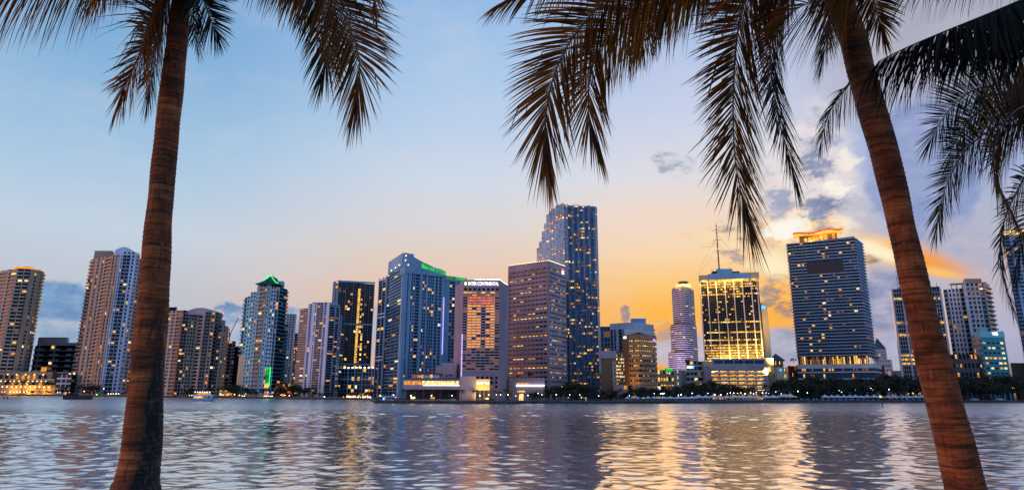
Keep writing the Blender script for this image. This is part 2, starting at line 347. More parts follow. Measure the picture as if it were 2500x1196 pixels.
class Tower:
    def __init__(s, name, label, px, Y, cat='tower', group=None):
        s.root = empty(name, (XG(px, Y), Y, GZ), label, cat, group); s.lits = []; s.reps = {}; s.mix = MIX
    def vol(s, cs, top, back=35, mat='glass_dark', part='glazing', z0=GZ, tops=None):
        V = Vol(); V.pts = [Vector((XG(p, Y), Y)) for p, Y in cs]
        i, py = top; V.z1 = ZG(py, V.pts[i].x, V.pts[i].y) if py < 5000 else py - 10000
        V.z0 = z0; bk = [Vector((p.x * (p.y + back) / p.y * .997, p.y + back)) for p in reversed(V.pts)]
        V.poly = V.pts + bk; V.faces = [Face(V.pts[k], V.pts[k + 1]) for k in range(len(V.pts) - 1)]
        zs = [V.z1] * len(V.poly)
        if tops: zs = [ZG(t, p.x, p.y) for t, p in zip(tops, V.pts)]; zs = zs + zs[::-1]
        mb = MB(); mb.prism([(p.x, p.y) for p in V.poly], V.z0, zs); V.o = mb.build(part, [mat], s.root); V.zs = zs
        return V
    def rep(s, kind, mb, mats, offs):
        s.reps.setdefault(kind, []).append((mb, mats, offs))
    def facade(s, V, i, nfl, cols, wall='white', lit=.08, rail='rail_glass', z0=None, z1=None, slab=None, rowvar=0, proud=.22, bal=.42, sp=.42, mix=None, skip=()):
        Fc = V.faces[i]; z0 = V.z0 if z0 is None else z0; z1 = V.z1 if z1 is None else z1
        fh = (z1 - z0) / nfl; tot = sum(c[1] for c in cols); u = 0; band = MB(); cells = []; slab = slab or wall
        for ci, c in enumerate(cols):
            if c[0] in 'PB' and c[1] / tot > .07 and band.v: s.rep('floor_band', band, [wall], [j * fh for j in range(nfl)]); band = MB()
            k, w = c[0], c[1] / tot * Fc.L; n = c[2] if len(c) > 2 else 1; a, b = u, u + w; u = b; pr = proud * fh
            if k == 'P':
                mb = MB(); fb(mb, Fc, a, b, z0, z1 + .25, -.05, pr); mb.build('pier', [wall], s.root)
            elif k == 'B':
                mb = MB(); o = bal * fh; fb(mb, Fc, a - .02 * w, b + .02 * w, z0, z0 + .10 * fh, -.03, o, 0)
                fb(mb, Fc, a, b, z0 + .12 * fh, z0 + .34 * fh, o - .08 * fh, o - .04 * fh, 1)
                if n > 1:
                    for q in range(1, n): fb(mb, Fc, a + w * q / n - .04 * fh, a + w * q / n + .04 * fh, z0 + .12 * fh, z0 + fh, -.03, .3 * o, 0)
                s.rep('balcony', mb, [slab, rail], [j * fh for j in range(nfl)])
                for q in range(n): cells.append((a + w * q / n + .05 * fh, a + w * (q + 1) / n - .05 * fh, .45, .95))
            elif k in 'WSG':
                hs = {'W': sp, 'S': .62, 'G': .10}[k]; po = pr * (.75 if k != 'G' else .3)
                fb(band, Fc, a, b, z0, z0 + hs * fh, -.03, po)
                for q in range(1, n):
                    mw = {'W': .16, 'S': .2, 'G': .06}[k] * fh
                    fb(band, Fc, a + w * q / n - mw / 2, a + w * q / n + mw / 2, z0 + hs * fh, z0 + fh, -.03, po * .9)
                for q in range(n): cells.append((a + w * q / n + .06 * fh, a + w * (q + 1) / n - .06 * fh, hs + .02, .98))
        if band.v: s.rep('floor_band', band, [wall], [j * fh for j in range(nfl)])
        for fl in range(nfl):
            if fl in skip: continue
            pf = 1.0
            if rowvar: pf = random.choice([.15, .4, .7, 1, 1, 1.6, 4.5]) if rowvar == 1 else rowvar(fl)
            prev = False
            for q, (a, b, h0, h1) in enumerate(cells):
                if callable(lit): m = lit(fl, q)
                else:
                    p = lit * 1.25 * pf * (2.2 if prev and rowvar else 1); m = pick(mix or s.mix) if random.random() < p else None
                prev = bool(m)
                if m:
                    w = b - a; h = (h1 - h0) * fh * (.6 if rowvar else 1); sh = random.uniform(0, .35) if not callable(lit) and w > h * 1.4 else 0
                    a2 = a + w * sh * random.random(); w2 = w * (1 - sh)
                    s.lits.append((Fc.pt(a2 + w2 / 2, z0 + fl * fh + (h0 + h1) / 2 * fh, .03), w2, h * random.choice([1, 1, .8]), Fc.ang, m, w2 * h))
    def add_lit(s, Fc, u0, u1, z0, z1, m, o=.05):
        s.lits.append((Fc.pt((u0 + u1) / 2, (z0 + z1) / 2, o), u1 - u0, z1 - z0, Fc.ang, m, 1e9))
    def part(s, name, mb, mats): return mb.build(name, mats, s.root)
    def finish(s):
        for kind, lst in s.reps.items():
            tot = 0; rest = MB(); rm = []; its = []
            for mb, mats, offs in lst:
                for dz in offs: its.append((mb, mats, dz))
            cache = {}
            if len(its) > 100: random.shuffle(its)
            for mb, mats, dz in its:
                if tot < 100:
                    k = id(mb)
                    if k not in cache: cache[k] = mb.mesh(kind, mats, org(s.root))
                    inst(kind, cache[k], s.root, (0, 0, dz)); tot += 1
                else:
                    for x in mats:
                        if x not in rm: rm.append(x)
                    n = len(rest.v); rest.v += [(x, y, z + dz) for x, y, z in mb.v]; rest.f += [tuple(q + n for q in f) for f in mb.f]; rest.m += [rm.index(mats[q]) for q in mb.m]
            if rest.v: tag(rest.build(kind, rm, s.root), kind='stuff')
        s.lits.sort(key=lambda x: -x[5]); o = org(s.root); rest = MB(); rm = []
        for k, (c, w, h, ang, m, _) in enumerate(s.lits):
            if k < 100: inst('lit_window', unit_cube(m), s.root, c - o, ang, (w, .06, h))
            else:
                if m not in rm: rm.append(m)
                t = Vector((math.cos(ang), math.sin(ang), 0)); n = Vector((-t.y, t.x, 0)); mb = rest
                P = lambda a, b, e: c + t * (a * w / 2) + n * (b * .03) + Vector((0, 0, e * h / 2))
                mb.hexa([P(-1, -1, -1), P(1, -1, -1), P(1, 1, -1), P(-1, 1, -1), P(-1, -1, 1), P(1, -1, 1), P(1, 1, 1), P(-1, 1, 1)], rm.index(m))
        if rest.v: tag(rest.build('lit_window', rm, s.root), kind='stuff')
# ------------------------------------------------------------------ setting: water, far shore, near lawn
SHORE = [(-700, 1180), (0, 1075), (150, 1040), (250, 1000), (420, 900), (600, 812), (760, 750), (905, 700), (918, 490), (1000, 486), (1250, 486), (1300, 515), (1440, 524), (1740, 575), (1860, 618), (1960, 650), (2180, 700), (2500, 790), (3200, 900)]
def shoreY(px):
    for (a, ya), (b, yb) in zip(SHORE, SHORE[1:]):
        if a <= px <= b: return ya + (yb - ya) * (px - a) / (b - a)
    return 1150
sp_ = [(XG(p, Y), Y) for p, Y in SHORE]
mb = MB(); mb.prism(sp_ + [(sp_[-1][0] + 3000, 4200), (sp_[0][0] - 3000, 4200)], -.5, GZ)
tag(mb.build('ground', 'soil'), 'dark bare city ground behind the far seawall', 'ground', kind='structure')
m, t, b = newmat('water')
b.inputs['Base Color'].default_value = (.78, .77, .755, 1); b.inputs['Metallic'].default_value = .88; b.inputs['IOR'].default_value = 1.33
g = t.nodes.new('ShaderNodeNewGeometry')
def wn(scale, sc, det, rough=.55, dist=0):
    mp = t.nodes.new('ShaderNodeMapping'); mp.inputs['Scale'].default_value = sc; t.links.new(g.outputs['Position'], mp.inputs[0])
    n = t.nodes.new('ShaderNodeTexNoise'); n.inputs['Scale'].default_value = scale; n.inputs['Detail'].default_value = det; n.inputs['Roughness'].default_value = rough; n.inputs['Distortion'].default_value = dist
    t.links.new(mp.outputs[0], n.inputs[0]); return n.outputs[0]
def addm(a, b_, k):
    n = t.nodes.new('ShaderNodeMath'); n.operation = 'MULTIPLY_ADD'; t.links.new(b_, n.inputs[0]); n.inputs[1].default_value = k; t.links.new(a, n.inputs[2]); return n.outputs[0]
bp = t.nodes.new('ShaderNodeBump'); bp.inputs['Strength'].default_value = 1; bp.inputs['Distance'].default_value = .03
t.links.new(wn(1.3, (.5, 1, 1), 4, .6), bp.inputs['Height']); t.links.new(bp.outputs[0], b.inputs['Normal'])
sy = t.nodes.new('ShaderNodeSeparateXYZ'); t.links.new(g.outputs['Position'], sy.inputs[0])
yy = addm(sy.outputs[1], wn(.012, (.5, 1, 1), 3), 220)          # finer chop towards the far shore, in gusts
rr_ = t.nodes.new('ShaderNodeMapRange'); t.links.new(yy, rr_.inputs[0]); rr_.inputs[1].default_value = 255; rr_.inputs[2].default_value = 460; rr_.inputs[3].default_value = .045; rr_.inputs[4].default_value = .25
t.links.new(rr_.outputs[0], b.inputs['Roughness'])
import numpy as np
def build_water():
    rng = np.random.default_rng(5); ys = [14.0]; dys = []
    while ys[-1] < 1130: dys.append(max(.26, .0036 * ys[-1])); ys.append(ys[-1] + dys[-1])
    ys = np.array(ys); dy = np.append(dys, dys[-1]); nx = 640; k = np.linspace(-1.15, 1.15, nx)
    Y = np.repeat(ys[:, None], nx, 1); X = k[None, :] * (Y + 6); D = np.repeat(dy[:, None], nx, 1); Zw = np.zeros_like(X)
    gust = np.zeros_like(X)
    for _ in range(10):
        l = rng.uniform(60, 220); an = rng.uniform(0, 6.28); gust += np.sin(2 * np.pi * (X * .4 * np.cos(an) + Y * np.sin(an)) / l + rng.uniform(0, 6.28))
    gust = np.clip(1 + .10 * gust, .65, 1.5)
    for rng_l, NW, slp in (((.9, 2.6), 60, .06), ((1.9, 5.5), 70, .076), ((6.5, 18), 50, .046)):
        for i in range(NW):
            l = np.exp(rng.uniform(np.log(rng_l[0]), np.log(rng_l[1]))); an = rng.uniform(.12, np.pi - .12); amp = slp * l / (2 * np.pi) * np.sqrt(2 / NW)
            w = np.clip((l / D - 2.0) / 1.5, 0, 1) * np.clip((Y - 7 * l) / (5 * l), .2, 1)
            ph = 2 * np.pi * (X * np.cos(an) + Y * np.sin(an)) / l + rng.uniform(0, 6.28) + .8 * np.sin(X / (l * 4.1) + i) + .6 * np.sin(Y / (l * 5.3) + 2 * i)
            Zw += amp * w * np.sin(ph)
    Zw *= gust; ny = len(ys)
    co_ = np.stack([X, Y, Zw], -1).reshape(-1, 3)
    i, j = np.meshgrid(np.arange(ny - 1), np.arange(nx - 1), indexing='ij'); q = (i * nx + j).ravel(); fa = np.stack([q, q + 1, q + nx + 1, q + nx], -1)
    n0 = len(co_); co_ = np.concatenate([co_, [(-4500, -400, -.9), (4500, -400, -.9), (4500, 1600, -.9), (-4500, 1600, -.9)]]); fa = np.concatenate([fa, [(n0, n0 + 1, n0 + 2, n0 + 3)]])
    me = bpy.data.meshes.new('water'); me.vertices.add(len(co_)); me.vertices.foreach_set('co', co_.astype(np.float32).ravel())
    me.loops.add(fa.size); me.loops.foreach_set('vertex_index', fa.astype(np.int32).ravel()); me.polygons.add(len(fa)); me.polygons.foreach_set('loop_start', np.arange(0, fa.size, 4, dtype=np.int32))
    me.polygons.foreach_set('use_smooth', np.ones(len(fa), bool)); me.update(calc_edges=True); me.materials.append(MATS['water'])
    o = bpy.data.objects.new('water', me); COL.objects.link(o); return o
tag(build_water(), 'rippled bay water between the palms and the skyline', 'water', kind='structure')
# near lawn under the palms (just below the frame)
mb = MB(); LZ = 6.4
prof = [(-60, LZ), (8.2, LZ), (8.6, LZ - .1), (9.2, LZ - .9), (13, 1.5), (16, -.6)]
xs = [-80 + 4 * i for i in range(41)]
for x in xs:
    for y, z in prof: mb.v.append((x, y + (math.sin(x * .7) * .15 if y > 0 else 0), z))
nP = len(prof)
for i in range(len(xs) - 1):
    for j in range(nP - 1): mb.f.append((i * nP + j, (i + 1) * nP + j, (i + 1) * nP + j + 1, i * nP + j + 1)); mb.m.append(0)
tag(mb.build('lawn', 'grass', smooth=True), 'grassy bank the palms stand on', 'lawn', kind='structure')

# ------------------------------------------------------------------ towers, left to right
def box_part(T, name, Fc, u0, u1, z0, z1, o0, o1, mat):
    mb = MB(); fb(mb, Fc, u0, u1, z0, z1, o0, o1); return T.part(name, mb, mat)
def roofbox(T, px0, px1, Y, z0, py, dep, mat, name='penthouse'):
    x0, x1 = XG(px0, Y), XG(px1, Y); z1 = ZG(py, (x0 + x1) / 2, Y); k = (Y + dep) / Y * .995
    mb = MB(); mb.prism([(x0, Y), (x1, Y), (x1 * k, Y + dep), (x0 * k, Y + dep)], z0 - .3, z1); return T.part(name, mb, mat)
def mast(T, px, Y, z0, py, r, mat='metal_dark', name='antenna'):
    x = XG(px, Y); z1 = ZG(py, x, Y); mb = MB(); mb.tube([(x, Y, z0 - .5), (x, Y, (z0 + z1) / 2), (x, Y, z1)], [r, r * .7, r * .3], 6); return T.part(name, mb, mat)
def lean(px, py, base=950): return (px - (base - py) / (base + 6057) * CX) / (1 - (base - py) / (base + 6057))   # ground column of a point seen at (px, py)

# 1 far left curved tower
T = Tower('apartment_tower', 'curved beige apartment tower cut by the frame edge with an orange lit crown', 0, 1100)
V = T.vol([(-80, 1150), (-52, 1112), (-14, 1096), (20, 1098), (42, 1108), (57, 1130)], (3, 657), back=45)
for i, c in enumerate([[('B', .5), ('B', .5)], [('B', .4), ('P', .1), ('B', .4)], [('P', .1), ('B', .45), ('P', .06), ('B', .4)], [('P', .55), ('W', .25), ('P', .2)], [('P', .25), ('W', .3, 1), ('P', .12), ('B', .4)], ]):
    T.facade(V, i, 34, c, 'beige' if i > 2 else 'beige_light', .13, rail='beige_light')
c = at(68, 656, 1125); mb = MB(); oc = [(c.x + 17 * math.cos(k * math.pi / 4 + .39), c.y + 20 * math.sin(k * math.pi / 4 + .39)) for k in range(8)]
mb.prism(oc, V.z1 - .2, V.z1 + 6); mb.cone([(c.x + (x - c.x) * 1.12, c.y + (y - c.y) * 1.12) for x, y in oc], V.z1 + 6.05, (c.x, c.y, V.z1 + 10)); T.part('crown', mb, 'cream')
mb = MB(); mb.prism([(c.x + (x - c.x) * 1.14, c.y + (y - c.y) * 1.14) for x, y in oc], V.z1 + 3.3, V.z1 + 5.7); T.part('crown_light', mb, 'lit_orange')
T.finish()
# 2 low block
T = Tower('apartment_block', 'low dark block with pale window columns between two beige towers', 128, 1200, 'building')
V = T.vol([(66, 1210), (190, 1200)], (1, 843), back=60, mat='glass_black')
T.facade(V, 0, 9, [('W', .2, 2), ('G', .13), ('W', .2, 2), ('G', .16), ('W', .1, 1), ('G', .06), ('W', .1), ('G', .1)], 'grey', .12)
roofbox(T, 70, 142, 1225, V.z1, 823, 25, 'grey'); roofbox(T, 100, 172, 1215, V.z1, 836, 25, 'mauve_light')
T.finish()
# 3 tall twin faced tower
T = Tower('apartment_tower', 'tall two-toned condo tower with arched white top left of the near palm', 245, 1055)
V = T.vol([(170, 1090), (243, 1042)], (1, 620), back=60)
V2 = T.vol([(243.4, 1041), (286, 1046), (303, 1066)], (0, 622), back=60)
T.facade(V, 0, 38, [('B', .2, 2), ('P', .1), ('W', .07), ('P', .1), ('W', .06), ('P', .06), ('B', .2), ('P', .05), ('W', .06), ('P', .06), ('W', .05), ('P', .05)], 'beige', .1, sp=.3)
T.facade(V2, 0, 38, [('P', .08), ('W', .07), ('P', .05), ('B', .45, 2), ('P', .1), ('W', .12), ('P', .13)], 'white_blue', .12, sp=.3)
T.facade(V2, 1, 37, [('W', .3), ('P', .1), ('B', .55), ('P', .05)], 'white_blue', .12)
Fc = V2.faces[0]; mb = MB(); n = 14
prof = [(k / n, 5 + 8.5 * max(0, math.sin(math.pi * (.12 + .95 * k / n))) ** 1.3) for k in range(n + 1)]
for (a, ha), (b_, hb) in zip(prof, prof[1:]):
    P = Fc.pt; L = Fc.L * 1.35; a0, b0 = a * L - .35 * Fc.L, b_ * L - .35 * Fc.L
    mb.hexa([P(a0, V2.z1 - .2, .9), P(b0, V2.z1 - .2, .9), P(b0, V2.z1 - .2, -14), P(a0, V2.z1 - .2, -14), P(a0, V2.z1 + ha, .9), P(b0, V2.z1 + hb, .9), P(b0, V2.z1 + hb, -14), P(a0, V2.z1 + ha, -14)])
T.part('crown', mb, 'white_blue')
roofbox(T, 176, 222, 1092, V.z1, 612, 18, 'beige', 'parapet')
for k in range(3): box_part(T, 'crown_opening', Fc, Fc.L * (.2 + .26 * k), Fc.L * (.33 + .26 * k), V2.z1 + 2, V2.z1 + 5, .85, 1.0, 'glass_black')
T.finish()
# thin towers far behind
for px0, px1, Y, py, lab in [(299, 318, 1350, 838, 'narrow beige tower seen far behind beside the left palm trunk'), (314, 345, 1420, 806, 'thin far tower half hidden behind the left palm trunk'), (377, 405, 1250, 750, 'dark blue slab tower rising behind the wide beige condo'), ]:
    T = Tower('apartment_tower', lab, (px0 + px1) / 2, Y)
    V = T.vol([(px0, Y), (px1, Y - 5)], (0, py), back=25)
    T.facade(V, 0, 22, [('P', .1), ('W', .8, 3), ('P', .1)], 'beige' if py > 800 else 'slate', .12, sp=.45)
    T.finish()
# 6 wide beige condo
T = Tower('condo_building', 'wide beige balcony condo with a low arched roof right of the left palm', 455, 905)
V = T.vol([(352, 925), (382, 905), (424, 893), (459, 908)], (2, 757), back=40)
V2 = T.vol([(459.4, 907), (480, 893), (505, 893), (520, 905)], (1, 762), back=40)
V3 = T.vol([(516, 897), (532, 900), (541, 912)], (0, 795), back=30)
T.facade(V, 0, 24, [('B', .5), ('B', .5)], 'beige_light', .1)
T.facade(V, 1, 24, [('P', .1), ('W', .2), ('P', .1), ('W', .2), ('P', .1), ('B', .4)], 'beige_light', .08)
T.facade(V, 2, 24, [('B', .4, 2), ('P', .07), ('W', .15, 1), ('P', .06), ('W', .15), ('P', .06), ('W', .15), ('P', .06)], 'beige_light', .1, sp=.36)
T.facade(V2, 0, 24, [('P', .2), ('W', .5), ('P', .2)], 'beige', .05); T.facade(V2, 1, 24, [('B', .6, 2), ('P', .12), ('W', .3), ('P', .1)], 'beige', .14); T.facade(V2, 2, 23, [('B', .5), ('P', .1), ('W', .3), ('P', .2)], 'beige', .1)
T.facade(V3, 0, 20, [('B', .5), ('P', .3), ('W', .2)], 'beige', .14); T.facade(V3, 1, 20, [('P', .5), ('B', .5)], 'beige', .08)
x0, x1 = XG(438, 905), XG(508, 905); mb = MB(); zb = V2.z1
for k in range(16):
    a, b_ = k / 16, (k + 1) / 16; ha, hb = [6.5 * math.sin(math.pi * q) ** .7 + .2 if 0 < q < 1 else .2 for q in (a, b_)]
    xa, xb = x0 + (x1 - x0) * a, x0 + (x1 - x0) * b_
    mb.hexa([(xa, 896, zb - 3), (xb, 896, zb - 3), (xb, 925, zb - 3), (xa, 925, zb - 3), (xa, 896, zb + ha), (xb, 896, zb + hb), (xb, 925, zb + hb), (xa, 925, zb + ha)])
T.part('roof_arch', mb, 'mauve_light'); roofbox(T, 508, 528, 905, V3.z1, 781, 18, 'mauve_light')
T.finish()
# 7 dark mid blocks and pillar
T = Tower('apartment_block', 'grey balcony block behind the crane and beside the wide beige condo', 553, 1010, 'building')
V = T.vol([(531, 1010), (562, 1005)], (0, 833), back=40); T.facade(V, 0, 16, [('P', .1), ('B', .3), ('P', .1), ('B', .3), ('P', .06), ('W', .2)], 'grey', .14); T.finish()
T = Tower('office_block', 'black windowless slab left of the teal tower', 570, 1030, 'building')
V = T.vol([(561, 1032), (585, 1030)], (0, 845), back=40, mat='glass_black'); T.facade(V, 0, 12, [('G', 1, 3)], 'dark_grey', .02); T.finish()
# 8 teal tower with pagoda roof
T = Tower('condo_tower', 'teal glass condo tower with a green neon pagoda roof', 620, 850)
A = T.vol([(574, 868), (590, 850)], (1, 722), back=30, mat='glass_teal', z0=ZG(866, XG(580, 850), 850)); B = T.vol([(589, 845), (604, 838)], (1, 712), back=30, mat='glass_teal')
Cc = T.vol([(603, 836), (637, 826)], (1, 694), back=30, mat='glass_teal'); D = T.vol([(637.3, 824), (660, 826), (680, 846)], (0, 700), back=30, mat='glass_teal')
E = T.vol([(670, 850), (690, 862)], (0, 790), back=30, mat='glass_teal')
T.facade(A, 0, 15, [('B', .5), ('P', .1), ('W', .3), ('P', .1)], 'teal_wall', .12); T.facade(B, 0, 27, [('P', .12), ('W', .3), ('P', .12), ('W', .3), ('P', .1)], 'teal_wall', .14)
T.facade(Cc, 0, 28, [('W', .18), ('P', .07), ('B', .5, 2), ('P', .07), ('W', .12), ('P', .06)], 'teal_wall', .1, slab='teal_wall')
T.facade(D, 0, 28, [('P', .1), ('W', .2), ('P', .1), ('W', .2), ('P', .08), ('G', .25), ('P', .05)], 'white_blue', .09); T.facade(D, 1, 28, [('B', .4), ('G', .2), ('B', .5)], 'teal_wall', .05)
T.facade(E, 0, 21, [('B', .5), ('W', .4), ('P', .1)], 'teal_wall', .1)
Fd = Face(Cc.pts[0] + (Cc.pts[1] - Cc.pts[0]) * .55, D.pts[2]); roofbox(T, 618, 668, 838, Cc.z1, 686, 14, 'teal_wall')
# pagoda roof: two curved slopes rising to a ridge, eaves edged with green neon
zr = ZG(676, XG(668, 835), 835); ze = ZG(695, XG(668, 835), 835); pk = XG(lean(664, 676), 832)
le, re_ = XG(lean(630, 690), 836), XG(lean(688, 690), 840)
def slope(x_e, x_p, k): q = k / 8; return x_e + (x_p - x_e) * q, ze + (zr - ze) * q ** 1.7
mb = MB()
for xe in (le, re_):
    for k in range(8):
        (xa, za), (xb, zb) = slope(xe, pk, k), slope(xe, pk, k + 1)
        mb.hexa([(xa, 824, ze - 1.2), (xb, 824, ze - 1.2), (xb, 846, ze - 1.2), (xa, 846, ze - 1.2), (xa, 824, za), (xb, 824, zb), (xb, 846, zb), (xa, 846, za)])
T.part('roof', mb, 'green_roof')
for xe, k0 in ((le, 4), (re_, 0)):
    mb = MB(); mb.tube([(slope(xe, pk, k)[0], 823.6, slope(xe, pk, k)[1] + .2) for k in range(k0, 9)], .42, 6); T.part('neon_strip', mb, 'neon_green')
mast(T, 640, 840, Cc.z1, 668, .35)
Fz = D.faces[0]; zt, zb = ZG(897, D.pts[0].x, 824), ZG(944, D.pts[0].x, 824)
box_part(T, 'light_panel', Fz, Fz.L * .28, Fz.L * .72, zb + 4.5, zt, .6, 1.9, 'lit_green'); box_part(T, 'lobby_light', Fz, Fz.L * .28, Fz.L * .72, zb - 1, zb + 4.4, .6, 1.8, 'lit_gold')
box_part(T, 'panel_frame', Fz, Fz.L * .72 + .1, Fz.L * .72 + .7, zb, zt + .5, .6, 2.2, 'neon_green')
mb = MB(); q0, q1 = XG(574, 858), XG(590, 852); mb.prism([(q0, 858), (q1, 852), (q1, 870), (q0, 874)], GZ, A.z0 - .1); T.part('pillar', mb, 'cream')
mb = MB(); mb.prism([(q1 + .2, 851), (q1 + 2.6, 850), (q1 + 2.6, 860), (q1 + .2, 860)], GZ, A.z0 - .2); T.part('pillar_light', mb, 'lit_amber')
T.finish()
# 9, 10 behind
T = Tower('apartment_tower', 'slim white tower with a red roof light behind the teal tower', 690, 1110)
V = T.vol([(668, 1110), (684, 1108)], (1, 747), back=30); V2 = T.vol([(683, 1106), (708, 1110)], (0, 766), back=30)
T.facade(V, 0, 34, [('P', .2), ('W', .25), ('P', .2), ('W', .3), ('P', .1)], 'white', .1); T.facade(V2, 0, 32, [('P', .1), ('W', .15), ('P', .1), ('W', .2), ('P', .1), ('W', .2), ('P', .2)], 'white', .07)
c = at(700, 743, 1108); mb = MB(); mb.cbox((c.x, c.y, V.z1), 5, 4, 4); T.part('roof_sign', mb, 'neon_red'); T.finish()
T = Tower('office_building', 'stepped office block with many lit windows behind the balcony condo', 716, 1160, 'office')
V = T.vol([(694, 1160), (722, 1155)], (1, 830), back=40); T.facade(V, 0, 15, [('W', 1, 6)], 'cream', .34, sp=.4, mix=GOLD); roofbox(T, 706, 722, 1165, V.z1, 813, 20, 'dark_grey'); T.finish()
# 11 balcony condo
T = Tower('condo_tower', 'lavender grey balcony condo with tall white piers left of the dark glass tower', 780, 800)
A = T.vol([(716, 808), (736, 800)], (1, 752), back=30); B = T.vol([(736.4, 797), (790, 784)], (0, 742), back=34); Cc = T.vol([(790.4, 783), (816, 792)], (0, 750), back=34); D = T.vol([(815, 795), (829, 806)], (0, 768), back=30)
T.facade(A, 0, 37, [('B', 1, 2)], 'white_blue', .14); T.facade(B, 0, 38, [('P', .09), ('W', .09), ('P', .14), ('W', .05), ('P', .04), ('B', .3, 2), ('P', .05), ('W', .09), ('P', .14)], 'white_blue', .13, sp=.2)
T.facade(Cc, 0, 37, [('B', .45), ('P', .07), ('B', .3), ('P', .07)], 'white_blue', .12); T.facade(D, 0, 35, [('W', .3), ('P', .1), ('B', .5)], 'white_blue', .08)
roofbox(T, 745, 808, 800, B.z1, 738, 16, 'blue_wall'); roofbox(T, 790, 814, 797, Cc.z1, 744, 16, 'blue_wall'); mast(T, 779, 800, B.z1, 731, .3); T.finish()
# 12 dark glass tower with gold strip + podium
T = Tower('glass_tower', 'dark glass tower with one gold lit window column from top to bottom', 850, 865)
V = T.vol([(794, 880), (808, 858), (900, 872)], (1, 684), back=50, tops=(688, 684, 695), mat='glass_dark')
T.facade(V, 0, 46, [('G', .5, 1), ('P', .06), ('G', .4, 1), ('P', .06)], 'blue_wall', .03)
T.facade(V, 1, 46, [('P', .012), ('G', .2, 3), ('P', .012), ('G', .2, 3), ('P', .012), ('G', .13, 2), ('G', .075, 1), ('P', .012), ('G', .11, 2), ('P', .012), ('G', .12, 2), ('P', .012), ('G', .11, 2), ('P', .02)], 'grey', lambda fl, q: ('lit_gold' if q == 8 and 3 < fl < 43 else (random.choice(['lit_amber', 'lit_gold', 'lit_warm']) if q in (9, 10) and random.random() < .22 else (pick(MIX) if random.random() < .05 else None))))
for k, z in enumerate((.27, .62, 1.0)): box_part(T, 'belt', V.faces[1], 0, V.faces[1].L, V.z0 + (V.z1 - V.z0) * z * .985, V.z0 + (V.z1 - V.z0) * z * .985 + 2.2, -.05, .9, 'blue_wall')
T.finish()
T = Tower('podium_building', 'low glass podium with gold lit rooms and roof lamps under the dark glass tower', 880, 800, 'building')
V = T.vol([(828, 812), (923, 795)], (1, 899), back=40)
T.facade(V, 0, 7, [('P', .02), ('G', .16, 2), ('P', .02), ('G', .14, 2), ('P', .02), ('G', .16, 3), ('P', .02), ('G', .2, 3), ('P', .02), ('G', .14, 2), ('P', .02)], 'blue_wall', .2, mix=GOLD)
for k in range(2): box_part(T, 'floor_band', V.faces[0], 0, V.faces[0].L, V.z0 + (V.z1 - V.z0) * (.62 + .36 * k), V.z0 + (V.z1 - V.z0) * (.62 + .36 * k) + 1, -.05, 1.6, 'white_blue')
for k in range(9):
    p = V.faces[0].pt(V.faces[0].L * (.08 + .105 * k), V.z1 + .3, -1); mb = MB(); mb.ball((p.x, p.y, p.z + 1), .8, 6, 4); T.part('roof_lamp', mb, 'lamp_glow')
T.finish()
# 13 dark glass left of the curved one
T = Tower('glass_tower', 'blue black glass tower with open roof frame tucked behind the wave-topped tower', 930, 780)
V = T.vol([(911, 790), (930, 772), (965, 780)], (1, 674), back=40, tops=(684, 676, 670))
T.facade(V, 0, 42, [('P', .06), ('G', .44, 1), ('P', .06), ('G', .4, 1), ('P', .05)], 'blue_wall', .05); T.facade(V, 1, 42, [('P', .05), ('G', .9, 3)], 'blue_wall', .1)
for z in (.30, .33, .66, .69, .985): box_part(T, 'belt', V.faces[0], 0, V.faces[0].L, V.z0 + (V.z1 - V.z0) * z * .99, V.z0 + (V.z1 - V.z0) * z * .99 + 1.3, -.05, .8, 'white_blue')
T.finish()
# 14 wave topped tower
T = Tower('condo_tower', 'tall blue tower with a curved sloping top lit green', 1000, 660)
A = T.vol([(938, 700), (972, 652)], (1, 647), back=40, mat='glass_blue')
Fa = A.faces[0]
T.facade(A, 0, 39, [('B', .92, 3), ('P', .08)], 'blue_wall', .1, rail='glass_blue')
# sloping crown is part of the main body: front wall with a falling roofline
xs_ = [(972.4, 650, 618), (1000, 656, 630), (1020, 661, 641), (1040, 666, 649), (1062, 671, 656), (1078, 675, 659)]
body_top = [lean(p, py) for p, _, py in xs_]
B = T.vol([(972.4, 650), (1078, 675)], (0, 657), back=40, mat='glass_blue', tops=(650, 675))
Fb = B.faces[0]; zl, zrr = B.zs[0], B.zs[1]
T.facade(B, 0, 38, [('P', .1), ('W', .035), ('P', .08), ('W', .04), ('P', .02), ('W', .04), ('P', .02), ('W', .12), ('P', .085), ('W', .1, 2), ('P', .055), ('W', .17, 3), ('P', .04), ('W', .08), ('P', .03), ('W', .08), ('P', .1)], 'blue_wall', .10, z1=zrr - 1, sp=.24, proud=.3)
mb = MB(); ct = [(-.33, 617), (0, 617), (.12, 621), (.26, 631), (.42, 640), (.6, 648), (.74, 655), (.86, 657), (1, 664)]
def ctz(q):
    for (a, ya), (b_, yb) in zip(ct, ct[1:]):
        if a <= q <= b_: k = (q - a) / (b_ - a); py = ya + (yb - ya) * k; break
    x = B.pts[0].x + (B.pts[1].x - B.pts[0].x) * q; y = B.pts[0].y + (B.pts[1].y - B.pts[0].y) * q; return ZG(py, x, y)
qs = [k / 20 for k in range(21)]
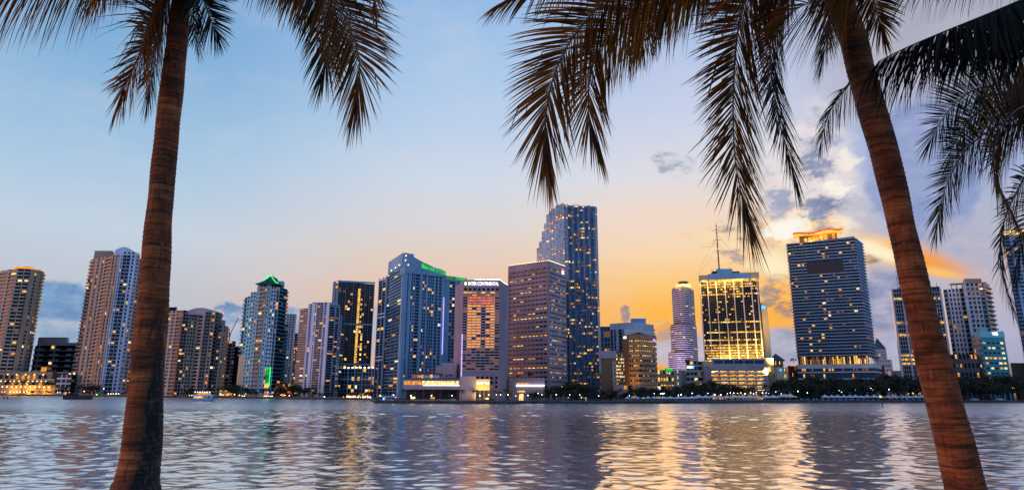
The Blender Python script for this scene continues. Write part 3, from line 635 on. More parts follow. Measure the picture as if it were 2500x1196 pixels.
for a, b_ in zip(qs, qs[1:]):
    za, zb = ctz(a), ctz(b_); P = Fb.pt; low = zrr - 1.1 if a > .55 else zrr - 1.1
    for o0, o1 in ((-1.0, 1.6),):
        mb.hexa([P(a * Fb.L, zrr - 1 + 14 * (1 - a) ** 1.5 * 0, o1), P(b_ * Fb.L, zrr - 1, o1), P(b_ * Fb.L, zrr - 1, -12), P(a * Fb.L, zrr - 1, -12), P(a * Fb.L, za, o1), P(b_ * Fb.L, zb, o1), P(b_ * Fb.L, zb, -12), P(a * Fb.L, za, -12)])
P = Fa.pt; zc = ctz(0); zA = ZG(650, A.pts[1].x, 652)
fb(mb, Fa, -2, Fa.L + .5, zA, zc, -10, 2.2)
T.part('crown', mb, 'blue_wall')
def strip(q0, q1, lo, hi, name, mat, o=1.7):
    mb = MB(); n = 6
    for k in range(n):
        a, b_ = q0 + (q1 - q0) * k / n, q0 + (q1 - q0) * (k + 1) / n; P = Fb.pt; za, zb = ctz(a), ctz(b_); base = zrr - 1
        f = lambda z, h: base + (z - base) * h
        mb.hexa([P(a * Fb.L, f(za, lo), o + .25), P(b_ * Fb.L, f(zb, lo), o + .25), P(b_ * Fb.L, f(zb, lo), o), P(a * Fb.L, f(za, lo), o), P(a * Fb.L, f(za, hi), o + .25), P(b_ * Fb.L, f(zb, hi), o + .25), P(b_ * Fb.L, f(zb, hi), o), P(a * Fb.L, f(za, hi), o)])
    return T.part(name, mb, mat)
strip(.40, .72, .52, .86, 'green_light_panel', 'lit_green'); strip(.76, .99, .38, .85, 'green_light_panel', 'lit_green')
for q, h in ((-.25, .45), (-.15, .47), (-.06, .48), (.02, .85), (.01, .62), (.08, .42)):
    z = zrr - 1 + (ctz(max(0, q)) - zrr + 1) * h; p = Fb.pt(q * Fb.L, z, 1.9) if q >= 0 else Fa.pt(Fa.L * (1 + q * 3), z, 2.5); mb = MB(); mb.ball(p, .5, 6, 4); T.part('crown_lamp', mb, 'lamp_amber')
Dv = T.vol([(1078.4, 676), (1132, 692)], (0, 684), back=30, mat='glass_blue', tops=(682, 690))
T.facade(Dv, 0, 36, [('P', .2), ('W', .24, 2), ('P', .12), ('W', .3, 3), ('P', .1)], 'blue_wall', .12, z1=min(Dv.zs) - 1, sp=.24, proud=.3)
Fd = Dv.faces[0]; z0 = min(Dv.zs) - .7; box_part(T, 'crown', Fd, -.4, Fd.L, z0, z0 + 5.5, -9, 1.4, 'blue_wall'); box_part(T, 'green_light_panel', Fd, 1.5, Fd.L, z0 + 2.2, z0 + 4.9, 1.5, 1.8, 'lit_green')
zz = ZG(865, Fb.B.x, 675); box_part(T, 'light_column', Fb, Fb.L * .955, Fb.L * .975, zz, zz + 60, 1.9, 2.3, 'lit_violet')
T.finish()
# 15 hotel with the lettered sign
T = Tower('hotel_tower', 'pale purple hotel slab with glowing lettered sign and orange window pattern', 1172, 545, 'hotel')
V = T.vol([(1105, 575), (1125, 540), (1217, 540), (1241, 572)], (1, 683), back=30, mat='mauve', part='wall', z0=GZ)
Fh = V.faces[1]; zt = V.z1 - 6.2; zb = ZG(905, V.pts[1].x, 540); nfl = 29
patt = {}
def hotel(fl, q):
    r = nfl - 1 - fl                                   # row from the top
    if r == 0: return random.choice(['lit_amber', 'lit_gold', 'lit_dim'])
    if r == 1: return random.choice(['lit_dim', 'lit_amber', 'lit_dim'])
    if 2 <= r <= 20:
        if q in (1, 2, 3): return None if (r, q) in ((6, 2), (8, 3), (16, 3), (17, 2)) else ('lit_red' if r < 5 else 'lit_orange')
        if q == 4 and (r < 6 or r in (17,)): return 'lit_red'
        if q in (5, 6): return None if (r, q) in ((8, 5), (10, 5), (12, 5), (13, 5), (16, 5)) else ('lit_red' if r < 5 else 'lit_orange')
    return 'lit_dim' if random.random() < .3 else None
T.facade(V, 1, nfl, [('W', 1, 8)], 'mauve_light', hotel, z0=zb, z1=zt - 4, sp=.40, proud=.16)
T.o2 = [o for o in T.root.children if o.name.startswith('wall')]
mb = MB(); fb(mb, Fh, 0, Fh.L, zb, zt - 4, .015, .03); T.part('glazing', mb, 'glass_black')
for k in range(8):
    a = Fh.L * (k + .22) / 8; w = Fh.L * .6 / 8; box_part(T, 'window', Fh, a, a + w, zt - 3.2, zt - .9, .02, .08, 'glass_black')
for k in range(8):
    for j in range(3):
        a = Fh.L * (k + .25) / 8; w = Fh.L * .5 / 8; z = ZG(918, Fh.A.x, 540) - j * 3.6
        if z > GZ + 3: box_part(T, 'window', Fh, a, a + w, z - 2.4, z, .02, .08, 'lit_dim' if (j == 2 and k == 6) else 'glass_black')
c = Fh.pt(Fh.L * .555, V.z1 - 3.4, .25)
text('sign_letters', 'INTER·CONTINENTAL', 4.4, c, Fh.ang, 'sign_white', T.root, .60, .12, .02)
mb = MB(); c = Fh.pt(Fh.L * .06, V.z1 - 3.2, .25); mb.ball(c, .95, 10, 8, 0, 1.55); T.part('sign_emblem', mb, 'sign_gold')
for k in range(26):
    q = k / 25; F2 = Fh if q < .72 else V.faces[2]; u = Fh.L * (.32 + q / .72 * .68) if q < .72 else (q - .72) / .28 * F2.L * .8
    p = F2.pt(u, V.z1 + .45, -.2); mb = MB(); mb.ball(p, .22, 6, 4); T.part('roof_lamp', mb, 'lamp_white')
for k, px in enumerate((1181, 1189, 1200, 1206)): mast(T, px, 550, V.z1, 674, .12)
box_part(T, 'light_column', Fh, -.5, .5, ZG(918, Fh.A.x, 540), ZG(815, Fh.A.x, 540), .1, .5, 'lit_violet')
T.finish()
# hotel podium
T = Tower('podium_building', 'low hotel podium with a long lit window band above a dark car deck', 1055, 505, 'building')
V = T.vol([(982, 508), (1121, 506)], (0, 923), back=30, mat='mauve_light', part='wall', z0=ZG(950, XG(1000, 508), 508)); Fp = V.faces[0]
zb1, zt1 = ZG(938.5, Fp.A.x, 508), ZG(929.5, Fp.A.x, 508); nq = 18
for k in range(nq): T.add_lit(Fp, Fp.L * (.02 + .97 * k / nq), Fp.L * (.02 + .97 * (k + .9) / nq), zb1, zt1, 'lit_amber' if k < 6 else 'lit_warm', .06)
box_part(T, 'light_strip', Fp, Fp.L * .36, Fp.L, zb1 - .7, zb1 - .1, .05, .5, 'sign_white'); box_part(T, 'cornice', Fp, -.3, Fp.L, V.z1 - .5, V.z1 + .3, -.1, .8, 'slate')
for k in range(7): box_part(T, 'column', Fp, Fp.L * (.05 + .15 * k), Fp.L * (.05 + .15 * k) + .9, GZ, V.z0, -3, -2, 'dark_grey')
box_part(T, 'back_wall', Fp, 0, Fp.L, GZ, V.z0, -14, -13, 'dark_grey')
V2 = T.vol([(1121.3, 498), (1161, 496)], (0, 918), back=30, mat='mauve_light', part='annex')
V3 = T.vol([(1161.3, 503), (1195, 503)], (0, 925), back=26, mat='cream', part='lit_annex', z0=ZG(952, XG(1180, 503), 503)); F3 = V3.faces[0]
for k in range(8): T.add_lit(F3, F3.L * (.03 + k * .12), F3.L * (.03 + k * .12 + .105), ZG(938, F3.A.x, 503), ZG(931, F3.A.x, 503), 'lit_white')
for k in range(3): box_part(T, 'column', F3, F3.L * (.25 + .3 * k), F3.L * (.25 + .3 * k) + 1, GZ, V3.z0, -3, -2, 'dark_grey')
V4 = T.vol([(1003, 528), (1070, 526)], (0, 914), back=14, mat='white_blue', part='pavilion', z0=V.z1 - .2); T.facade(V4, 0, 1, [('W', 1, 9)], 'white_blue', .5, sp=.15)
mb = MB(); F4 = V4.faces[0]; fb(mb, F4, -.6, F4.L + .6, V4.z1, V4.z1 + 1.2, -14, 1); T.part('pavilion_roof', mb, 'brick')
V5 = T.vol([(1076, 545), (1108, 545)], (0, 885), back=14, mat='mauve_light', part='terrace_block', z0=V.z1 - .2)
V6 = T.vol([(1062, 548), (1076, 548)], (0, 893), back=14, mat='mauve_light', part='terrace_block', z0=V.z1 - .2)
T.finish()
LB = bpy.data.lights.new('annex_light', 'AREA'); LB.energy = 9000; LB.color = (1, .62, .12); LB.size = 8; LB.shape = 'DISK'
lo = bpy.data.objects.new('annex_light', LB); COL.objects.link(lo); p = F3.pt(F3.L * .6, GZ + 2, 12); lo.location = p; lo.rotation_euler = (F3.pt(F3.L * .8, V3.z1 + 4, 0) - p).to_track_quat('-Z', 'Y').to_euler()

# 16 slot window office
T = Tower('office_tower', 'broad lilac concrete office tower with slot windows and a string of roof lights', 1310, 620, 'office')
V = T.vol([(1240, 640), (1341, 606), (1384, 640)], (1, 637), back=30, mat='glass_black', tops=(650, 637, 651))
z1 = min(V.zs) - 6
for i, n in ((0, 10), (1, 9)):
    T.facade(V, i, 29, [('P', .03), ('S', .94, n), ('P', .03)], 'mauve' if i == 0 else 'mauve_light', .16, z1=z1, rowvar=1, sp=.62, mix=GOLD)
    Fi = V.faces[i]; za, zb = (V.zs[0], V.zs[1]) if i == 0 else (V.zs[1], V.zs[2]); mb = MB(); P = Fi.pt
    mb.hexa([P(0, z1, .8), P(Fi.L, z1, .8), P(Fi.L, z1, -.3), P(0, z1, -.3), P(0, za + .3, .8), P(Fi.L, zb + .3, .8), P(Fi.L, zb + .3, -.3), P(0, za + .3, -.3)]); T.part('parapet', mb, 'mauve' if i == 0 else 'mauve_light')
    for k in range(22):
        q = (k + .5) / 22; p = P(q * Fi.L, za + (zb - za) * q + .6, .2); mb = MB(); mb.ball(p, .32, 6, 4); T.part('roof_lamp', mb, 'lamp_amber')
for k in range(6): box_part(T, 'window', V.faces[0], V.faces[0].L * (.04 + .155 * k), V.faces[0].L * (.13 + .155 * k), z1 - .2 - 3, z1 - .2, .75, .95, 'glass_teal')
Fi = V.faces[1]; c = Fi.pt(Fi.L * .80, V.z1 - 6.2, 1.1)
text('sign_letters', 'citi', 5.6, c, Fi.ang, 'sign_white', T.root, .9, .15, .06)
mb = MB(); mb.tube([Fi.pt(Fi.L * .74 + k * .55, V.z1 - 3.9 + 1.1 * math.sin(math.pi * k / 8), 1.2) for k in range(9)], .25, 6); T.part('sign_arc', mb, 'sign_red')
T.finish()
T = Tower('podium_building', 'grey entrance podium with a white lit canopy at the foot of the lilac office', 1275, 560, 'building')
V = T.vol([(1246, 566), (1330, 560)], (0, 922), back=18, mat='mauve', part='wall'); Fi = V.faces[0]
box_part(T, 'canopy_light', Fi, Fi.L * .18, Fi.L, ZG(943, Fi.A.x, 566), ZG(938.5, Fi.A.x, 566), .1, 2, 'sign_white')
for k in range(7): T.add_lit(Fi, Fi.L * (.18 + .055 * k), Fi.L * (.225 + .055 * k), ZG(938, Fi.A.x, 566), ZG(934, Fi.A.x, 566), 'lit_amber')
for k in range(4): T.add_lit(Fi, Fi.L * (.2 + .06 * k), Fi.L * (.25 + .06 * k), ZG(957, Fi.A.x, 566), ZG(953, Fi.A.x, 566), 'lit_gold')
box_part(T, 'door_light', Fi, Fi.L * .26, Fi.L * .38, GZ, ZG(961, Fi.A.x, 566), .1, .6, 'lit_warm'); T.finish()
# 17 tallest glass tower
T = Tower('glass_tower', 'tallest blue glass tower with a stepped curved shoulder and sawtooth face', 1400, 680, 'skyscraper')
steps = [(1312, 1318, 606), (1318, 1325, 590), (1325, 1331, 566), (1331, 1337, 547), (1337, 1344, 524), (1344, 1361, 513), (1361, 1384, 503)]
YL = lambda p: 716 - (p - 1312) / 72 * 40
first = None
for a, b_, py in steps:
    V = T.vol([(a, YL(a)), (b_ + .02, YL(b_))], (0, py), back=45 - 2 * (b_ - a) / 10, mat='glass_sky')
    nf = int(round((V.z1 - V.z0) / 3.05)); n = max(1, int(round((b_ - a) / 6.5)))
    T.facade(V, 0, nf, [('G', 1, n)], 'steel_blue', .12, rowvar=1, proud=.15)
saw = 6; pts = []
p0, p1 = 1384.2, 1470
for k in range(saw):
    a = p0 + (p1 - p0) * k / saw; m_ = p0 + (p1 - p0) * (k + .62) / saw; e_ = p0 + (p1 - p0) * (k + 1) / saw
    Y0 = 675 + 22 * k / saw
    V = T.vol([(a, Y0 + 1.8), (m_, Y0), (e_ + .02, Y0 + 5)], (0, 500 + (1.5 if k % 2 else 0) + k * .6), back=35, mat='glass_pale')
    nf = 60
    T.facade(V, 0, nf, [('P', .03), ('G', .94, 2), ('P', .03)], 'steel_blue', .13, rowvar=1, proud=.18); T.facade(V, 1, nf, [('G', 1, 1)], 'steel_blue', .06, rowvar=1, proud=.15)
for px, py in ((1371, 497), (1383, 499), (1399, 496), (1402, 494), (1407, 497), (1444, 497)): mast(T, lean(px, py), 700, V.z1 - 1, py, .25)
T.finish()
# 18 group right of it
T = Tower('apartment_block', 'pale concrete slab block with dark balcony slots behind the brown office', 1545, 760, 'building')
A = T.vol([(1464, 770), (1494, 768)], (0, 797), back=30, mat='glass_teal'); T.facade(A, 0, 13, [('P', .05), ('G', .4, 2), ('P', .05), ('G', .5, 2)], 'teal_wall', .22)
B = T.vol([(1494.3, 766), (1554, 758), (1604, 768)], (1, 787), back=30, mat='white_blue', part='wall', tops=(790, 786, 793))
Fi = B.faces[0]
for k, (a, b_) in enumerate(((.03, .12), (.17, .24), (.36, .50), (.55, .68), (.72, .78), (.82, .93))): box_part(T, 'balcony_slot', Fi, Fi.L * a, Fi.L * b_, GZ, min(B.zs) - 6, -.05, .12, 'glass_black')
for k in range(16):
    z = min(B.zs) - 9 - k * 4.2; box_part(T, 'floor_slab', Fi, 0, Fi.L, z, z + .5, -.05, .9, 'blue_wall')
roofbox(T, 1548, 1585, 772, B.z1 - 1, 777, 20, 'blue_wall')
for k in range(12): z = B.z1 - 8 - k * 4.4; x = B.pts[2].x; mb = MB(); mb.box((x - .5, 770, z), (x + 2.2, 780, z + 1)); T.part('balcony', mb, 'blue_wall')
T.finish()
T = Tower('office_building', 'brown stone office with rows of gold lit strip windows and a white penthouse', 1562, 640, 'office')
V = T.vol([(1526, 650), (1541, 640), (1566, 634), (1607, 650)], (2, 812), back=30, mat='glass_black', tops=(818, 817, 811, 822))
zlo = min(V.zs) - 4
box_part(T, 'pier', V.faces[0], 0, V.faces[0].L, GZ, min(V.zs) + 1, -.05, 1, 'tan')
for i in (1, 2):
    T.facade(V, i, 11, [('W', 1, 5 if i == 1 else 8)], 'tan_light', .5, z0=GZ + 5, z1=zlo, sp=.55, rowvar=lambda fl: (1.7, .6, .35, .35, .3, .4, .5, 1.2, 1.5, 1.8, 1.6)[fl] if fl < 11 else 1, mix=GOLD, proud=.3)
    box_part(T, 'parapet', V.faces[i], 0, V.faces[i].L, zlo, min(V.zs) + 1.2, -.05, 1.4, 'tan')
roofbox(T, 1530, 1570, 650, min(V.zs) - .5, 803, 18, 'white'); roofbox(T, 1565, 1605, 655, min(V.zs) - .5, 809, 16, 'white')
text('sign_letters', 'VITAS', 3.3, V.faces[0].pt(V.faces[0].L * .5, V.z1 - 4.0, 1.3), V.faces[0].ang, 'sign_white', T.root, .62, .12, .05)
text('sign_letters', 'VC', 3.0, V.faces[2].pt(V.faces[2].L * .84, V.z1 - 6.6, 1.8), V.faces[2].ang, 'sign_violet', T.root, 1, .12, .06)
T.finish()
LB = bpy.data.lights.new('flood_light', 'AREA'); LB.energy = 16000; LB.color = (1, .5, .1); LB.size = 10; LB.shape = 'DISK'
lo = bpy.data.objects.new('flood_light', LB); COL.objects.link(lo); p = V.faces[1].pt(V.faces[1].L * .5, GZ + 12, 26); lo.location = p; lo.rotation_euler = (V.faces[1].pt(V.faces[1].L * .7, zlo - 12, 0) - p).to_track_quat('-Z', 'Y').to_euler()
T = Tower('office_building', 'brown screen-walled block with a white lattice cornice beside the tallest tower', 1490, 600, 'office')
V = T.vol([(1470, 602), (1507, 598)], (1, 857), back=30, mat='brown', part='wall'); Fi = V.faces[0]
for k in range(9): box_part(T, 'screen_rib', Fi, Fi.L * (k + .4) / 9, Fi.L * (k + .4) / 9 + .35, GZ, V.z1 - 7, -.05, .5, 'tan')
for k in range(15): box_part(T, 'screen_band', Fi, 0, Fi.L, GZ + k * 2.3 + 1, GZ + k * 2.3 + 1.4, -.05, .35, 'tan')
box_part(T, 'cornice', Fi, -.5, Fi.L + .5, V.z1 - 6.5, V.z1 + .4, -.1, 1.1, 'mauve_light')
mb = MB()
for k in range(7):
    u = Fi.L * k / 7; w = Fi.L / 7; mb.tube([Fi.pt(u, V.z1 - 6, 1.3), Fi.pt(u + w, V.z1, 1.3)], .14, 4); mb.tube([Fi.pt(u + w, V.z1 - 6, 1.3), Fi.pt(u, V.z1, 1.3)], .14, 4)
T.part('lattice', mb, 'white')
V2 = T.vol([(1507.3, 604), (1527, 608)], (0, 857), back=30, mat='glass_black'); T.facade(V2, 0, 14, [('W', 1, 5)], 'tan', lambda fl, q: 'lit_warm' if fl > 5 and fl < 12 and random.random() < .6 else ('lit_amber' if random.random() < .25 else None), sp=.5)
mb = MB(); x = XG(1503, 592)
for k in range(8):
    z = GZ + 3 + k * 4; mb.tube([(x - 1.5, 592, z), (x + 1.5, 592, z + 4)], .22, 4); mb.tube([(x + 1.5, 592, z), (x - 1.5, 592, z + 4)], .22, 4)
mb.tube([(x - 1.5, 592, GZ), (x - 1.5, 592, GZ + 36)], .2, 4); mb.tube([(x + 1.5, 592, GZ), (x + 1.5, 592, GZ + 36)], .2, 4); T.part('lattice_mast', mb, 'white'); T.finish()
def low(name, label, cs, py, wall, cols, nfl, lit, glass='glass_black', back=20, z0=GZ, fin=True, mix=None, **kw):
    T = Tower(name, label, cs[0][0], cs[0][1], 'building'); V = T.vol(cs, (0, py), back=back, mat=glass, z0=z0)
    for i in range(len(cs) - 1): T.facade(V, i, nfl, cols, wall, lit, mix=mix, **kw)
    if fin: T.finish()
    return T, V
low('podium_building', 'low pink podium with a long dark window band under the brown office', [(1500, 585), (1690, 640)], 940, 'pink', [('P', .1), ('W', .15, 3), ('P', .2), ('W', .2, 4), ('P', .3)], 2, .3)
T, V = low('shop_building', 'gold lit low building with a green roof sign beside the banded tower', [(1608, 760), (1648, 755)], 903, 'cream', [('W', 1, 6)], 4, .7, fin=False, mix=GOLD); box_part(T, 'roof_sign', V.faces[0], V.faces[0].L * .45, V.faces[0].L * .93, V.z1 - 2.5, V.z1 + 2.2, .5, 1.2, 'lit_green'); T.finish()
low('apartment_block', 'small white corner block between the gold shop and the banded office', [(1648.5, 750), (1672, 745), (1680, 760)], 903, 'white', [('P', .3), ('W', .15), ('P', .5)], 5, .8, mix=GOLD)
T, V = low('office_building', 'low office with white bands and a white and blue sign left of the garage', [(1680, 720), (1716, 716), (1732, 722)], 882, 'white', [('W', 1, 4)], 7, .12, fin=False); Fi = V.faces[0]
box_part(T, 'sign_panel', Fi, Fi.L * .05, Fi.L * .42, V.z1 - 7.6, V.z1 - 5.2, .9, 1.4, 'sign_white'); box_part(T, 'sign_panel', Fi, Fi.L * .44, Fi.L * .55, V.z1 - 7.8, V.z1 - 5.0, .9, 1.5, 'sign_blue'); roofbox(T, 1680, 1690, 725, V.z1, 877, 10, 'dark_grey'); T.finish()
# 19 banded tower
T = Tower('office_tower', 'three-tiered rounded tower with white lit bands on every floor', 1672, 1050, 'skyscraper')
def arc(p0, p1, Y, n=7): return [(p0 + (p1 - p0) * k / n, Y + 26 * (2 * k / n - 1) ** 2 * (1.2 if k > n / 2 else .8)) for k in range(n + 1)]
tiers = [(1638, 1710, GZ, 858), (1646.5, 1710.5, None, 790), (1655, 1709, None, 700)]
z = GZ; nb = 0
for k, (a, b_, _, py) in enumerate(tiers):
    V = T.vol(arc(a, b_, 1050 + k * 3), (3, py), back=30, mat='glass_dark', z0=z); V.n = max(6, int((V.z1 - z) / 3.3)); poly = [Vector(p) for p in V.poly]; cen = sum(poly, Vector((0, 0))) / len(poly)
    ex = [cen + (p - cen) * 1.02 for p in poly]; fh = (V.z1 - z) / V.n
    mb = MB(); mb.prism([(p.x, p.y) for p in ex], z + .05, z + fh * .5)
    me = mb.mesh('light_band', ['lilac', 'lit_violet'], org(T.root))
    for j in range(V.n): inst('light_band', me, T.root, (0, 0, j * fh))
    for j in range(10):
        Fi = random.choice(V.faces); zz = z + random.randrange(V.n) * fh + fh * .5; T.add_lit(Fi, 1, Fi.L * .8, zz, zz + fh * .45, random.choice(['lit_gold', 'lit_amber']), .1)
    z = V.z1
p = at(1668, 690, 1060); mb = MB(); pl = [(p.x + 13 * math.cos(q * .628) , p.y + 13 * math.sin(q * .628)) for q in range(10)]; mb.prism(pl, z, z + 4); T.part('crown_band', mb, 'lit_warm'); mb = MB(); mb.prism([(p.x + (x - p.x) * .62, p.y + (y - p.y) * .62) for x, y in pl], z + 4.02, z + 9); T.part('roof_house', mb, 'slate')
for px in (1655, 1663, 1672, 1681): mast(T, lean(px, 686), 1062, z + 4, 684, .3)
T.finish()
bl = MATS['lit_violet']
LB = bpy.data.lights.new('tower_flood', 'AREA'); LB.energy = 120000; LB.color = (.86, .70, 1); LB.size = 30; LB.shape = 'DISK'
lo = bpy.data.objects.new('tower_flood', LB); COL.objects.link(lo); x = XG(1672, 960); lo.location = (x, 965, 18); lo.rotation_euler = (Vector((XG(1672, 1050), 1050, 90)) - Vector(lo.location)).to_track_quat('-Z', 'Y').to_euler()
# 20 fin tower with mast and garage
T = Tower('office_tower', 'black glass office with white lit fins, gold crown and a tall roof mast', 1800, 690, 'skyscraper')
V = T.vol([(1727, 700), (1876, 684)], (0, 683), back=40, mat='glass_black', tops=(683, 670), z0=ZG(890, XG(1800, 690), 690)); Fi = V.faces[0]; zt = min(V.zs) - 2
T.facade(V, 0, 33, [('P', .006), ('G', .118, 4)] + [('P', .010), ('G', .143, 4)] * 5 + [('P', .010), ('G', .118, 4), ('P', .008)], 'dark_grey', .13, z1=zt, rowvar=lambda fl: 3.6 if fl in (0, 1, 2, 3, 4, 5, 6, 7, 9, 12, 16, 27, 30, 31, 32) else random.choice([.3, .6, 1, 1.6]), mix=GOLD, proud=.1)
tot = .006 + .118; edges = [0.003]
u = .124
for k in range(6): edges.append(u + .005); u += .153 if k < 5 else .128
edges.append(.995)
tw = .006 + .118 + 5 * .153 + .128 + .008
for k, q in enumerate(edges):
    box_part(T, 'fin', Fi, Fi.L * min(q / tw, 1) - .45, Fi.L * min(q / tw, 1) + .45, V.z0, zt + .5, .2, 2.6, 'white')
box_part(T, 'crown', Fi, Fi.L * .145, Fi.L * .845, zt + 1.2, zt + 7.5, -8, 4.2, 'blue_wall'); box_part(T, 'crown_wing', Fi, -.8, Fi.L * .144, zt + 1.2, zt + 6.5, -8, 3.4, 'cream'); box_part(T, 'crown_wing', Fi, Fi.L * .846, Fi.L + .8, zt + 1.2, zt + 7.5, -8, 3.4, 'cream')
for k in range(7): box_part(T, 'crown_light', Fi, Fi.L * (.01 + .143 * k), Fi.L * (.13 + .143 * k), zt - .9, zt + 1.0, .3, 1.4, random.choice(['lit_gold', 'lit_warm', 'lit_warm']))
roofbox(T, 1772, 1812, 700, zt + 7, 656, 14, 'blue_wall'); roofbox(T, 1760, 1830, 705, zt + 6, 662, 14, 'slate')
zr = zt + 8; xm = XG(lean(1756, 655), 706); ztop = ZG(544, XG(lean(1749, 544), 706), 706)
mb = MB(); mb.tube([(xm, 706, zr), (xm, 706, (zr + ztop) / 2), (xm, 706, ztop)], [.75, .6, .25], 6)
for k in range(14): z = zr + (ztop - zr) * (k + 1) / 15; mb.cbox((xm, 706, z), 1.7, 1.7, .35)
T.part('mast', mb, 'metal_dark')
for q, tx in ((.75, 1716), (.55, 1722), (.8, 1862), (.62, 1855), (.5, 1840)):
    mb = MB(); e = Vector((XG(tx, 706), 706, zr - 2)); mb.tube([(xm, 706, zr + (ztop - zr) * q), e], .07, 4); T.part('guy_wire', mb, 'metal_grey')
for px, py in ((1736, 655), (1739, 657), (1779, 649), (1784, 651)): mast(T, lean(px, py), 705, zt + 6, py, .25)
mb = MB(); mb.ball((xm, 705.4, zr + (ztop - zr) * .5), .7, 6, 4); T.part('mast_lamp', mb, 'lamp_red')
G0 = V.z0; Yg = 676
xl, xr = XG(1722, Yg), XG(1888, Yg); Fg = Face((xl, Yg), (xr, Yg - 8))
box_part(T, 'podium_band', Fg, Fg.L * .14, Fg.L * .88, G0 - 6, G0 + 5.5, -8, 1.2, 'grey')
for k in range(5): box_part(T, 'podium_window', Fg, Fg.L * (.155 + .145 * k), Fg.L * (.285 + .145 * k), G0 + .3, G0 + 4, 1.15, 1.4, 'glass_blue')
box_part(T, 'podium_wing', Fg, Fg.L * .0, Fg.L * .139, G0 - 8, G0 + 3, -8, .6, 'cream'); box_part(T, 'podium_wing', Fg, Fg.L * .881, Fg.L * 1.0, G0 - 8, G0 + 6, -8, .6, 'cream')
V2 = T.vol([(1877.5, 700), (1893, 706)], (0, 737), back=26, mat='cream', part='stair_shaft')
mb = MB(); F2 = V2.faces[0]; fb(mb, F2, F2.L * .02, F2.L * .6, V2.z1 - 7, V2.z1 - 3.5, .05, .5); T.part('sign_panel', mb, 'sign_blue')
T.finish()
T = Tower('parking_garage', 'open parking garage with gold lit decks behind white parapets', 1800, 668, 'garage')
Yg = 668; xl, xr = XG(1740, Yg), XG(1868, Yg); Fg = Face((xl, Yg), (xr, Yg - 6)); nl = 8; zt = G0 - 6.5; fh = (zt - GZ) / nl
box_part(T, 'rear_wall', Fg, 0, Fg.L, GZ, zt, -14, -13, 'cream')
for k in range(nl + 1):
    box_part(T, 'parapet', Fg, 0, Fg.L, GZ + k * fh - fh * .22, GZ + k * fh + fh * .24, -.2, .6, 'grey'); box_part(T, 'deck', Fg, 0, Fg.L, GZ + k * fh - .5, GZ + k * fh, -13, -.21, 'grey')
for k in range(nl):
    for j in range(6):
        a = Fg.L * (j + .12) / 6; box_part(T, 'ceiling_light', Fg, a, a + Fg.L * .12, GZ + (k + 1) * fh - fh * .36, GZ + (k + 1) * fh - fh * .23, -3.2, -1.2, random.choice(['lit_gold', 'lit_warm', 'lit_white', 'lit_warm']))
        box_part(T, 'lit_bay', Fg, a - Fg.L * .01, a + Fg.L * .135, GZ + k * fh + .1, GZ + (k + 1) * fh - fh * .4, -12.9, -12.6, 'lit_amber')
for j in range(7): box_part(T, 'column', Fg, Fg.L * j / 6 - .4, Fg.L * j / 6 + .4, GZ, zt, -1.2, -.25, 'grey')
V2 = T.vol([(1868.3, 664), (1881, 664)], (0, 890), back=20, mat='mauve', part='side_wall'); V3 = T.vol([(1724, 670), (1739.5, 668)], (0, 893), back=20, mat='mauve', part='side_wall')
T.finish()
LB = bpy.data.lights.new('podium_flood', 'AREA'); LB.energy = 70000; LB.color = (1, .56, .09); LB.shape = 'RECTANGLE'; LB.size = 62; LB.size_y = 2
lo = bpy.data.objects.new('podium_flood', LB); COL.objects.link(lo); p = Fi.pt(Fi.L * .5, G0 + 6.2, 6); lo.location = p; lo.rotation_euler = (Fi.pt(Fi.L * .5, G0 + 24, 0) - p).to_track_quat('-Z', 'Z').to_euler()
LB2 = LB.copy(); LB2.name = 'crown_flood'; LB2.energy = 32000; lo2 = bpy.data.objects.new('crown_flood', LB2); COL.objects.link(lo2); z_ = V.z1
p = Fi.pt(Fi.L * .5, ZG(684, XG(1800, 690), 690), 5.5); lo2.location = p; lo2.rotation_euler = (Fi.pt(Fi.L * .5, p.z - 14, 0) - p).to_track_quat('-Z', 'Z').to_euler()
for q, z_, e_ in ((.06, G0 - 9, 7000), (.945, G0 - 9, 6000), (1.09, G0 - 2, 11000)):
    LC = bpy.data.lights.new('wing_flood', 'AREA'); LC.energy = e_; LC.color = (1, .56, .09); LC.shape = 'DISK'; LC.size = 6; LC.spread = R(56); lc = bpy.data.objects.new('wing_flood', LC); COL.objects.link(lc); p = Fi.pt(Fi.L * q, z_, 24); lc.location = p; lc.rotation_euler = (Fi.pt(Fi.L * q, z_ + (8 if q < 1 else 26), 0) - p).to_track_quat('-Z', 'Y').to_euler()
T, V = low('office_building', 'cream corner building with a small blue sign beside the garage', [(1884, 690), (1900, 684), (1926, 694)], 897, 'cream', [('P', .7), ('W', .2, 1), ('P', .1)], 5, .4, fin=False); mb = MB(); mb.ball(V.faces[1].pt(V.faces[1].L * .35, V.z1 - 2.5, .6), 2.2, 10, 6, 0, .7); T.part('sign_panel', mb, 'lit_blue'); T.finish()
T, V = low('apartment_block', 'brown block with a dark overhanging hip roof behind the cream building', [(1888, 780), (1920, 775)], 880, 'tan', [('P', .2), ('W', .6, 4), ('P', .2)], 5, .15, fin=False)
mb = MB(); c = V.faces[0].pt(V.faces[0].L / 2, 0, -10); Fi = V.faces[0]; po = [Fi.pt(-2.5, 0, 3), Fi.pt(Fi.L + 2.5, 0, 3), Fi.pt(Fi.L + 2.5, 0, -22), Fi.pt(-2.5, 0, -22)]; mb.cone([(p.x, p.y) for p in po], V.z1 + .05, (c.x, c.y, V.z1 + 9)); T.part('roof', mb, 'slate'); T.finish()
low('apartment_block', 'small grey block low between the hip roof and the slab tower', [(1920, 860), (1938, 860)], 906, 'grey', [('W', 1, 4)], 4, .05)
